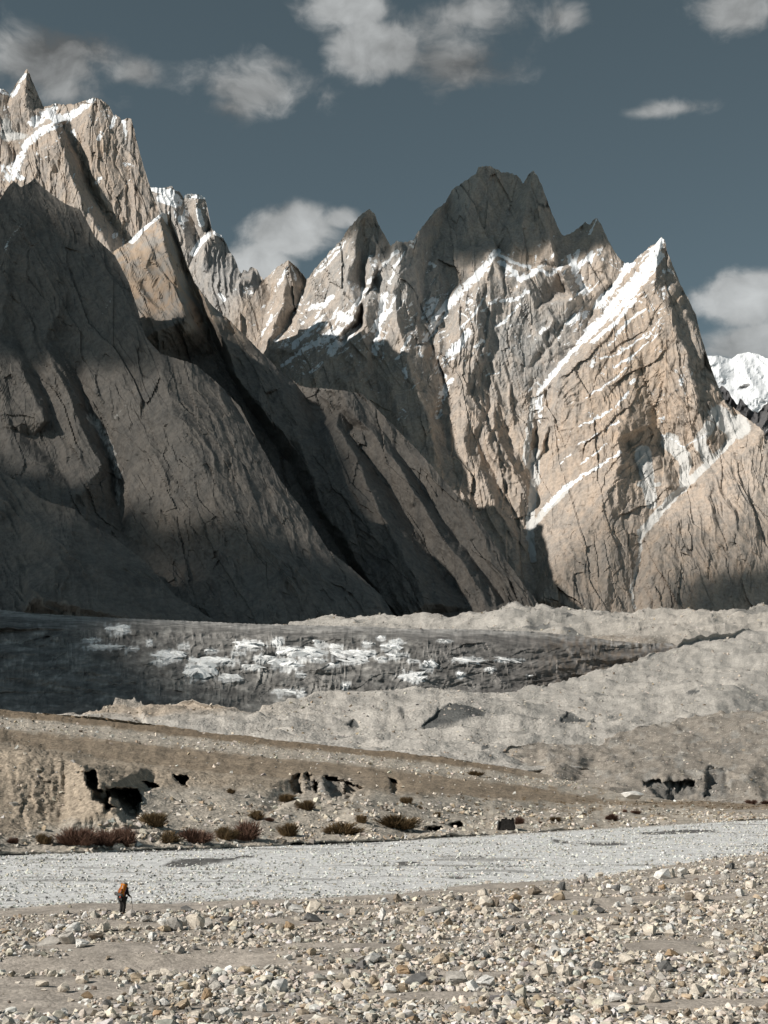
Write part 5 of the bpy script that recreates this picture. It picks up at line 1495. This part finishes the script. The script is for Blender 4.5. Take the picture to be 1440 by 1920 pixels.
# photo x, y of the foot, width, height in pixels, red?, label
SHRUBS = [
    (147, 1586, 66, 46, 1, 'big reddish shrub standing leftmost of the long red thicket'), (195, 1585, 54, 34, 1, 'low reddish shrub in the middle of the long red thicket'), (234, 1583, 44, 48, 1, 'tall reddish shrub ending the long red thicket below the bank hollow'),
    (83, 1583, 24, 26, 0, 'small olive brown shrub left of the long red thicket'), (24, 1583, 18, 16, 1, 'tiny dark shrub at the far left foot of the earth bank'), (290, 1551, 58, 32, 0, 'rounded brown shrub just below the black bank hollow'), (316, 1580, 32, 28, 0, 'thin brown shrub between the red thicket and the river bed'),
    (363, 1579, 60, 34, 1, 'wide red brown shrub at the river bed, left of two touching shrubs'), (424, 1577, 34, 32, 0, 'brown shrub touching a darker shrub at the river bed'), (460, 1577, 56, 42, 1, 'dark reddish shrub touching a smaller brown one at the river bed'), (545, 1570, 40, 30, 0, 'round brown shrub alone between the touching pair and the sand flat'),
    (640, 1561, 68, 28, 0, 'long low brown shrub on the pale sand flat'), (679, 1542, 24, 21, 0, 'small round brown shrub between the two long low ones'), (749, 1553, 72, 34, 0, 'largest brown shrub on the right of the sand flat'), (537, 1502, 30, 21, 0, 'brown shrub left below the crumbling earth pillars'), (576, 1516, 36, 24, 0, 'brown shrub casting a dark shadow below the earth pillars'),
    (477, 1537, 30, 22, 0, 'brown shrub among stones left of the earth pillars'), (765, 1507, 24, 18, 0, 'faint brown shrub right of the earth pillars'), (434, 1487, 13, 13, 0, 'tiny shrub on the pale stones below the thin tan bank'), (505, 1539, 15, 10, 1, 'tiny dark shrub beside stones above the round brown shrub'), (822, 1532, 15, 13, 0, 'tiny brown shrub up the slope from the largest shrub'),
    (973, 1546, 20, 18, 1, 'dark shrub just right of the black painted hollow'), (1043, 1543, 20, 13, 0, 'low brown shrub on the river edge right of the black painted hollow'), (1148, 1537, 22, 17, 1, 'dark spiky shrub alone on the right river edge'), (1192, 1528, 16, 10, 1, 'small spiky shrub up the bank from the white boulder side'), (1171, 1525, 9, 7, 1, 'tiny shrub between the two spiky shrubs on the right'),
    (1409, 1507, 20, 11, 1, 'dark low shrub at the far right foot of the brown hill'), (1435, 1508, 16, 9, 1, 'dark low shrub at the right picture edge'), (892, 1456, 26, 12, 0, 'faint brown shrub on the dark upper crest of the terrace'), (1013, 1547, 9, 6, 1, 'tiny dark shrub at the river edge right of the black block')]
for i, (px, py, w, h, red, lab) in enumerate(SHRUBS):
    p = surf(8, px, py)
    m = p.y / FPX
    root = bpy.data.objects.new('shrub', None); root.empty_display_size = 0.3
    root.location = p + Vector((0, 0, -0.05)); root.rotation_euler = (0, 0, r2.uniform(-0.5, 0.5))
    link(root); tag(root, lab, 'shrub', 'dry shrubs along the river terrace')
    fol, st = SH[bool(red)][i % len(SH[bool(red)])]
    for nm, me in (('foliage', fol), ('stems', st)):
        o = bpy.data.objects.new(nm, me); o.scale = (w * m * 0.64, w * m * 0.50, h * m * 1.02); link(o, root)

# low scrub dotted over the right of the terrace
pts = on_relief(8, 9000, lambda px, py: 0.9 * sstep(930, 1010, px) * sstep(1490, 1505, py) * sstep(1535, 1520, py) * sstep(0.0, 0.4, fbm(px / 28, py / 9, 1041, 3)) + 0.35 * sstep(1200, 1260, px) * sstep(1500, 1506, py) * sstep(1520, 1510, py)
                + 0.25 * blob(px, py, 800, 1510, 120, 14), 8)[:420]
vs = []; fs = []
for i, p in enumerate(pts):
    for q in range(10):
        a_ = r2.uniform(0, 6.28); l_ = r2.uniform(0.15, 0.45); o_ = len(vs)
        t0 = Vector(p) + Vector((r2.uniform(-0.3, 0.3), r2.uniform(-0.3, 0.3), -0.03)); d_ = Vector((math.cos(a_) * 0.5, math.sin(a_) * 0.5, 0.8)) * l_; s_ = Vector((0.06, 0, 0))
        vs += [t0 - s_, t0 + s_, t0 + d_]; fs.append([o_, o_ + 1, o_ + 2])
sm_ = new_mesh('scrub', np.array([v[:] for v in vs]), np.array(fs), False); sm_.materials.append(M_BRN)
tag(link(bpy.data.objects.new('scrub', sm_)), 'low dry scrub dotted over the terrace', 'scrub', kind='stuff')

# block at the river bed edge, painted black as a hollow's deep shade
m_blk, t_, b_ = mat_new('hollow_shade_black')
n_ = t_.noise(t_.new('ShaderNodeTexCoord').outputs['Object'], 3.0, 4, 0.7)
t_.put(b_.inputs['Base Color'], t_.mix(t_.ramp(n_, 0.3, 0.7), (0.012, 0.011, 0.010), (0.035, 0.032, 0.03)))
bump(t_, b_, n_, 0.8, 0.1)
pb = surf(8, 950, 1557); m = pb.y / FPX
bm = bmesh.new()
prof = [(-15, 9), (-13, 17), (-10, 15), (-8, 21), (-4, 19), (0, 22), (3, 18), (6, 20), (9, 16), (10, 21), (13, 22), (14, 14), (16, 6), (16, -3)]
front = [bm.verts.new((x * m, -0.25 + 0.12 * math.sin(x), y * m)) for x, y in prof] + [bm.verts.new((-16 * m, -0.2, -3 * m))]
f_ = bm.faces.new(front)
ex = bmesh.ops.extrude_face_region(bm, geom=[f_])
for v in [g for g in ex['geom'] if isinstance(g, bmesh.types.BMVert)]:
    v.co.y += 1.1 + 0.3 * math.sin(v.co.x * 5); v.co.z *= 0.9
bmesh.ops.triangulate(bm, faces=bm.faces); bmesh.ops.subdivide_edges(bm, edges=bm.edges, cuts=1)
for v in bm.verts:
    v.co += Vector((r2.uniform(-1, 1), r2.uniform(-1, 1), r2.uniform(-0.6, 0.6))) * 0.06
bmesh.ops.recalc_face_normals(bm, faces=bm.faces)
me = bpy.data.meshes.new('painted_hollow'); bm.to_mesh(me); bm.free(); me.materials.append(m_blk)
eb = link(bpy.data.objects.new('painted_hollow', me)); eb.location = pb
tag(eb, 'black jagged block painted as a shaded hollow at the river bed edge', 'earth block')


# ------------------------------------------------------------------ hiker
def plain(name, col, rough=0.8, grain=14.0):
    m, t, b = mat_new(name)
    n = t.noise(t.new('ShaderNodeTexCoord').outputs['Object'], grain, 3, 0.6)
    t.put(b.inputs['Base Color'], t.mix(1.0, col, t.ramp(n, 0.3, 0.7, 0.75, 1.2), 'MULTIPLY'))
    b.inputs['Roughness'].default_value = rough
    return m


M_SKIN = plain('skin', (0.36, 0.22, 0.15), 0.6); M_CLOTH = plain('black_cloth', (0.022, 0.021, 0.022)); M_TROUSER = plain('dark_trousers', (0.028, 0.026, 0.024)); M_BOOT = plain('boot_leather', (0.10, 0.085, 0.09))
M_PACK = plain('orange_fabric', (0.50, 0.17, 0.025)); M_PACKD = plain('rust_fabric', (0.30, 0.085, 0.02)); M_MAT = plain('grey_foam', (0.085, 0.082, 0.078)); M_GREYB = plain('grey_bag', (0.28, 0.26, 0.24)); M_STRAP = plain('pale_strap', (0.55, 0.50, 0.50)); M_RED = plain('red_cord', (0.55, 0.06, 0.02)); M_METAL = plain('dark_metal', (0.06, 0.055, 0.05), 0.4); M_PURP = plain('violet_cord', (0.20, 0.13, 0.28))


def skin_obj(name, pts, edges, mat, parent=None, levels=2, root=0):
    """One continuous body grown round joints: pts = [(x, y, z, rx, ry)]."""
    me = bpy.data.meshes.new(name)
    me.from_pydata([p[:3] for p in pts], edges, [])
    o = bpy.data.objects.new(name, me); link(o, parent)
    md = o.modifiers.new('skin', 'SKIN'); md.use_smooth_shade = True
    sv = me.skin_vertices[0].data
    for i, p in enumerate(pts):
        sv[i].radius = (p[3], p[4] if len(p) > 4 else p[3])
        sv[i].use_root = (i == root)
    sd = o.modifiers.new('sub', 'SUBSURF'); sd.levels = levels; sd.render_levels = levels
    me.materials.append(mat)
    return o


hx, hy, hz = settle(229, 1715.5)
# local frame: +y is the way the hiker walks, x to the hiker's right
J = {'pel': (0, 0, 0.90), 'chest': (0, 0.10, 1.26), 'neck': (0, 0.17, 1.42), 'head': (0, 0.22, 1.56), 'top': (0, 0.23, 1.64),
     'shR': (0.17, 0.13, 1.36), 'elR': (0.25, 0.10, 1.10), 'wrR': (0.24, 0.30, 0.95), 'shL': (-0.17, 0.13, 1.36), 'elL': (-0.26, 0.02, 1.12), 'wrL': (-0.25, 0.20, 0.94),
     'hiR': (0.09, 0, 0.86), 'knR': (0.08, 0.07, 0.48), 'anR': (0.06, 0.02, 0.10), 'toR': (0.07, 0.18, 0.04), 'hiL': (-0.09, 0, 0.86), 'knL': (-0.07, 0.01, 0.47), 'anL': (-0.045, -0.08, 0.12), 'toL': (-0.045, 0.08, 0.04)}
names = list(J); ix = {n: i for i, n in enumerate(names)}
RAD = {'pel': (0.15, 0.11), 'chest': (0.17, 0.115), 'neck': (0.055, 0.055), 'head': (0.082, 0.098), 'top': (0.062, 0.075), 'shR': (0.062,) * 2, 'elR': (0.045,) * 2, 'wrR': (0.028,) * 2, 'shL': (0.062,) * 2, 'elL': (0.045,) * 2, 'wrL': (0.028,) * 2,
       'hiR': (0.085,) * 2, 'knR': (0.06,) * 2, 'anR': (0.042,) * 2, 'toR': (0.04, 0.03), 'hiL': (0.085,) * 2, 'knL': (0.06,) * 2, 'anL': (0.042,) * 2, 'toL': (0.04, 0.03)}
ED = [('pel', 'chest'), ('chest', 'neck'), ('neck', 'head'), ('head', 'top'), ('chest', 'shR'), ('shR', 'elR'), ('elR', 'wrR'), ('chest', 'shL'), ('shL', 'elL'), ('elL', 'wrL'), ('pel', 'hiR'), ('hiR', 'knR'), ('knR', 'anR'), ('anR', 'toR'), ('pel', 'hiL'), ('hiL', 'knL'), ('knL', 'anL'), ('anL', 'toL')]
pts = [(*J[n], *RAD[n]) for n in names]; eds = [(ix[a], ix[b]) for a, b in ED]
# fingers and thumb on each wrist
for side, wn in ((1, 'wrR'), (-1, 'wrL')):
    w = Vector(J[wn]); base = ix[wn]
    pi = len(pts); palm = w + Vector((0, 0.05, -0.05)); pts.append((*palm, 0.036, 0.02)); eds.append((base, pi))
    for k in range(4):
        f0 = palm + Vector((side * (0.024 - 0.016 * k), 0.03, -0.012)); f1 = f0 + Vector((0, 0.03 + 0.004 * (k in (1, 2)), -0.018)); f2 = f1 + Vector((0, -0.004, -0.028))
        a_ = len(pts); pts += [(*f0, 0.009, 0.009), (*f1, 0.008, 0.008), (*f2, 0.007, 0.007)]; eds += [(pi, a_), (a_, a_ + 1), (a_ + 1, a_ + 2)]
    t0 = palm + Vector((-side * 0.03, 0.0, 0.0)); t1 = t0 + Vector((-side * 0.012, 0.03, -0.01))
    a_ = len(pts); pts += [(*t0, 0.010, 0.010), (*t1, 0.008, 0.008)]; eds += [(pi, a_), (a_, a_ + 1)]
person = skin_obj('person', pts, eds, M_SKIN)
HEAD = math.radians(-38)            # walking away and to the right
person.location = (hx, hy, hz); person.rotation_euler = (0, 0, HEAD)
tag(person, 'hiker in black jacket and dark trousers walking away under a pack', 'person')


def cloth(name, chain, mat, grow, levels=2):
    ns = []
    for a_, b_2 in chain:
        for n in (a_, b_2):
            if n not in ns:
                ns.append(n)
    pp = [(*J[n], RAD[n][0] + grow, RAD[n][1] + grow) for n in ns]
    return skin_obj(name, pp, [(ns.index(a_), ns.index(b_2)) for a_, b_2 in chain], mat, person, levels)


cloth('jacket', [('pel', 'chest'), ('chest', 'neck'), ('chest', 'shR'), ('shR', 'elR'), ('elR', 'wrR'), ('chest', 'shL'), ('shL', 'elL'), ('elL', 'wrL')], M_CLOTH, 0.026)
cloth('trousers', [('pel', 'hiR'), ('hiR', 'knR'), ('knR', 'anR'), ('pel', 'hiL'), ('hiL', 'knL'), ('knL', 'anL')], M_TROUSER, 0.04)
for s_ in 'RL':
    cloth('boot', [('an' + s_, 'to' + s_)], M_BOOT, 0.012)
cloth('hood', [('neck', 'head'), ('head', 'top')], M_CLOTH, 0.02)
# small face features, turned away from the camera
bm = bmesh.new()
bmesh.ops.create_cone(bm, cap_ends=True, segments=6, radius1=0.018, radius2=0.004, depth=0.035, matrix=Matrix.Translation((0, 0.335, 1.555)) @ Matrix.Rotation(-math.pi / 2, 4, 'X'))
me = bpy.data.meshes.new('nose'); bm.to_mesh(me); bm.free(); me.materials.append(M_SKIN); link(bpy.data.objects.new('nose', me), person)


def rbox(name, size, loc, mat, parent, bev=0.04, rot=(0, 0, 0), taper=1.0):
    bm = bmesh.new(); bmesh.ops.create_cube(bm, size=1)
    for v in bm.verts:
        k = taper if v.co.z > 0 else 1.0
        v.co = Vector((v.co.x * size[0] * k, v.co.y * size[1] * k, v.co.z * size[2]))
    bmesh.ops.bevel(bm, geom=bm.edges[:] + bm.verts[:], offset=bev, segments=3, affect='EDGES', profile=0.5)
    me = bpy.data.meshes.new(name); bm.to_mesh(me); bm.free(); me.materials.append(mat)
    for p in me.polygons:
        p.use_smooth = True
    o = bpy.data.objects.new(name, me); o.location = loc; o.rotation_euler = rot
    return link(o, parent)


def rod(name, a_, b_2, r0, r1, mat, parent, seg=10):
    a_ = Vector(a_); b_2 = Vector(b_2); d = b_2 - a_
    bm = bmesh.new()
    bmesh.ops.create_cone(bm, cap_ends=True, segments=seg, radius1=r0, radius2=r1, depth=d.length, matrix=Matrix.Translation((a_ + b_2) / 2) @ d.to_track_quat('Z', 'Y').to_matrix().to_4x4())
    bmesh.ops.bevel(bm, geom=[e for e in bm.edges if len(e.link_faces) == 2 and any(len(f.verts) > 4 for f in e.link_faces)], offset=min(r0, r1) * 0.3, segments=2, affect='EDGES')
    me = bpy.data.meshes.new(name); bm.to_mesh(me); bm.free(); me.materials.append(mat)
    return link(bpy.data.objects.new(name, me), parent)


pack = bpy.data.objects.new('backpack', None); link(pack)
pack.location = Vector((hx, hy, hz)) + Matrix.Rotation(HEAD, 3, 'Z') @ Vector((0, -0.10, 0.98)); pack.rotation_euler = (-0.28, 0.10, HEAD)
tag(pack, 'bulging orange backpack with a grey rolled mat worn by the hiker', 'backpack')
rbox('bag', (0.34, 0.25, 0.50), (0, -0.04, 0.27), M_PACK, pack, 0.07, taper=0.92)
lid = rbox('lid', (0.32, 0.26, 0.13), (0, -0.03, 0.565), M_PACK, pack, 0.05)
rbox('buckle', (0.03, 0.02, 0.10), (0.06, -0.17, 0.52), M_STRAP, lid, 0.008).location = (0.06, -0.135, -0.06)
rbox('pocket', (0.24, 0.08, 0.24), (0, -0.19, 0.24), M_PACKD, pack, 0.035)
rbox('stuff_sack', (0.28, 0.18, 0.13), (-0.07, -0.03, 0.675), M_GREYB, pack, 0.05, (0, 0.2, 0))
rod('rolled_mat', (-0.36, -0.15, 0.06), (0.20, -0.13, 0.02), 0.085, 0.085, M_MAT, pack, 16)
for s_ in (-1, 1):
    rod('strap', (s_ * 0.09, -0.165, 0.50), (s_ * 0.11, -0.235, 0.14), 0.010, 0.010, M_STRAP, pack, 6)
    rod('strap', (s_ * 0.12, 0.06, 0.50), (s_ * 0.13, 0.19, 0.22), 0.022, 0.020, M_CLOTH, pack, 6)
rbox('pouch', (0.10, 0.05, 0.06), (0.10, -0.15, -0.07), M_RED, pack, 0.02)
rod('cord', (0.17, 0.05, 0.46), (0.17, 0.0, 0.12), 0.012, 0.012, M_PURP, pack, 6)

pole = bpy.data.objects.new('trekking_pole', None); link(pole)
pole.location = (hx, hy, hz); pole.rotation_euler = (0, 0, HEAD)
tag(pole, 'thin dark trekking pole in the right hand of the hiker', 'pole')
g_ = Vector(J['wrR']) + Vector((0, 0.085, -0.06)); tip = Vector((0.40, 0.42, 0.0))
dirp = (tip - g_).normalized()
rod('shaft', g_ + dirp * 0.05, tip, 0.011, 0.007, M_METAL, pole, 8)
rod('grip', g_ - dirp * 0.07, g_ + dirp * 0.06, 0.018, 0.015, M_CLOTH, pole, 8)
rod('basket', tip - dirp * 0.07, tip - dirp * 0.06, 0.03, 0.03, M_METAL, pole, 10)

# ------------------------------------------------------------------ unseen clouds added towards the sun, shaped to shade the slopes
SA = Vector((0, 0, 1)).cross(S).normalized()       # sideways seen from the sun
SB = S.cross(SA).normalized()                      # upwards seen from the sun


def shade_cloud_mat(density):
    m = bpy.data.materials.new('shade_cloud_vapour'); m.use_nodes = True
    t = NT(m.node_tree); t.n.clear()
    out = t.new('ShaderNodeOutputMaterial')
    v = t.new('ShaderNodeVolumeScatter')
    v.inputs['Color'].default_value = (0.9, 0.92, 0.95, 1); v.inputs['Density'].default_value = density
    v.inputs['Anisotropy'].default_value = 0.5
    t.l.new(v.outputs[0], out.inputs['Volume'])
    m.cycles.homogeneous_volume = True
    return m


def sun_ab(items, pitch=13):
    """Points seen from the sun, sampled inside photo outlines on the named surfaces."""
    out = []
    for k, poly, lift in items:
        xs = [p[0] for p in poly]; ys = [p[1] for p in poly]
        gx, gy = np.meshgrid(np.arange(min(xs), max(xs) + 1, pitch if max(xs) - min(xs) < 900 else pitch * 2), np.arange(min(ys), max(ys) + 1, pitch))
        ins = poly_sd(gx.astype(float), gy.astype(float), poly) > -4
        for x, y in list(zip(gx[ins], gy[ins])) + list(poly):
            p = surf(k, x, y)
            for h in lift:
                out.append((p.dot(SA), p.dot(SB) + h))
    return np.array(out)


def nearest(a, b, pts):
    d = np.full(a.shape, 1e9)
    for x, y in pts:
        d = np.minimum(d, (a - x) ** 2 + (b - y) ** 2)
    return np.sqrt(d)


MASSIF, TOWERS, BACK, SPURS, SLOPE, FRONT, GLACIER = 0, 1, 2, 3, 4, 5, 12
LIT = sun_ab([(MASSIF, [(560, 590), (600, 520), (660, 480), (740, 500), (850, 505), (930, 505), (1060, 492), (1150, 482), (1240, 455), (1300, 600), (1360, 760), (1440, 830), (1440, 1060), (1280, 1110), (1120, 1110), (1000, 1000), (850, 800), (820, 760), (700, 720), (600, 650)], (0,)),
              (TOWERS, [(0, 180), (50, 140), (175, 190), (245, 230), (290, 380), (240, 440), (160, 385), (60, 320), (0, 320)], (0,)),
              (BACK, [(290, 360), (390, 375), (480, 560), (470, 620)], (0,)),
              (SPURS, [(250, 455), (300, 410), (330, 530), (285, 500)], (0,)), (SPURS, [(410, 600), (430, 605), (560, 730), (680, 745), (850, 930), (990, 1120), (830, 1120), (700, 930), (620, 810), (460, 720)], (0,)),
              (SLOPE, [(-100, 730), (100, 725), (200, 725), (310, 745), (450, 820), (560, 970), (640, 1060), (450, 990), (300, 970), (200, 950), (0, 820), (-100, 800)], (0,)),
              (FRONT, [(85, 950), (140, 960), (160, 985), (100, 975)], (0,)),
              (GLACIER, [(180, 1170), (700, 1180), (1000, 1200), (700, 1300), (340, 1310), (240, 1240)], (0,)),
              (10, [(300, 1330), (700, 1300), (1400, 1190), (1400, 1400), (400, 1400)], (0,)), (11, [(600, 1160), (1440, 1140), (1440, 1180), (600, 1180)], (0,))])


def cloud(label, items, alt, soft, thick, density, seed, rag=0.5, lit=True, reach=120, bias=0.25):
    D = sun_ab(items)
    m = reach + soft
    n = 60
    ga = np.linspace(D[:, 0].min() - m, D[:, 0].max() + m, n); gb = np.linspace(D[:, 1].min() - m, D[:, 1].max() + m, n)
    a, b = np.meshgrid(ga, gb)
    dd = nearest(a, b, D)
    sd = reach - dd
    if lit:
        near = (np.abs(LIT[:, 0] - ga.mean()) < (ga[-1] - ga[0]) / 2 + 400) & (np.abs(LIT[:, 1] - gb.mean()) < (gb[-1] - gb[0]) / 2 + 400)
        if near.any():
            sd = np.minimum(sd, (nearest(a, b, LIT[near]) - dd) * 0.6 + soft * bias)
    sd = sd + fbm(a / (soft * 1.6), b / (soft * 1.6), seed, 4) * soft * rag
    T = thick * sstep(0, 1, np.clip(sd / soft, 0, 1)) * (1 + 0.25 * fbm(a / 300, b / 300, seed + 9, 3)) + 0.3
    edge = np.minimum(np.minimum(np.arange(n)[None, :], np.arange(n)[::-1][None, :]), np.minimum(np.arange(n)[:, None], np.arange(n)[::-1][:, None]))
    T = np.where(edge == 0, 0.0, T)
    C = a[..., None] * np.array(SA) + b[..., None] * np.array(SB)
    tt = (alt - C[..., 2]) / S.z
    C = C + tt[..., None] * np.array(S)
    up = C.copy(); up[..., 2] += T * 0.75 * S.z; lo = C.copy(); lo[..., 2] -= T * 0.25 * S.z
    q = grid_quads(n, n)
    ring = (edge == 0).reshape(-1)
    low = np.full(n * n, -1); low[ring] = np.where(ring)[0]
    low[~ring] = n * n + np.arange((~ring).sum())
    co = np.vstack([up.reshape(-1, 3), lo.reshape(-1, 3)[~ring]])
    a_, b_, c_ = (co[q[0][i]] for i in range(3))
    if np.cross(b_ - a_, c_ - a_)[2] < 0:
        q = q[:, ::-1]
    me = new_mesh('cloud', co, np.vstack([q, low[q][:, ::-1]]))
    me.materials.append(shade_cloud_mat(density))
    o = link(bpy.data.objects.new('cloud', me))
    tag(o, label, 'cloud', kind='stuff')
    return o


cloud('unseen cloud shaped to shade the dark summit', [(MASSIF, [(690, 396), (735, 462), (780, 458), (850, 462), (930, 466), (1040, 452), (1060, 448), (1120, 442), (1138, 445), (1118, 410), (1056, 445), (1000, 322), (960, 328), (900, 315), (780, 442), (733, 462)], (0, 120, 260))], 4300, 150, 420, 0.03, 11, 0.35)
cloud('unseen cloud shaped to shade the upper mountainside', [(SLOPE, [(-220, 450), (0, 374), (60, 345), (150, 395), (215, 520), (255, 630), (290, 680), (200, 668), (100, 662), (-100, 650), (-220, 600)], (0,))], 4200, 110, 420, 0.03, 13, 0.3, reach=105, bias=0.15)
cloud('unseen cloud shaped to shade the valley floor', [(FRONT, [(-400, 790), (0, 890), (60, 940), (90, 1005), (160, 1005), (215, 1012), (270, 1052), (400, 1165), (-400, 1165)], (0,)), (SLOPE, [(180, 1000), (240, 1030), (330, 1045), (420, 1030), (500, 1050), (620, 1095), (730, 1160), (400, 1165), (280, 1070)], (0,)),
                                             (GLACIER, [(-450, 1140), (0, 1146), (120, 1160), (180, 1250), (255, 1315), (-450, 1340)], (0,))], 4000, 140, 420, 0.03, 17, 0.3, reach=90)
cloud('unseen cloud shaped to shade the right foot of the massif', [(MASSIF, [(1320, 1105), (1400, 1092), (1700, 1080), (1700, 1160), (1320, 1160)], (0,))], 4100, 160, 420, 0.025, 19, 0.3, reach=90)
cloud('unseen thin cloud veil added to dim the brown slopes', [(SLOPE, [(-350, 650), (100, 650), (330, 690), (450, 800), (640, 1060), (450, 1000), (200, 960), (-350, 800)], (0,)), (SPURS, [(450, 720), (600, 800), (680, 760), (850, 930), (1000, 1130), (800, 1140), (640, 850)], (0,))], 3900, 150, 105, 0.010, 23, 0.4, False, 150)
cloud('unseen thin cloud veil added to dim the foot of the massif', [(MASSIF, [(1040, 1090), (1200, 1040), (1450, 1010), (1690, 1000), (1690, 1170), (1300, 1170), (1080, 1170)], (0,))], 4400, 200, 70, 0.010, 29, 0.3, False, 190)
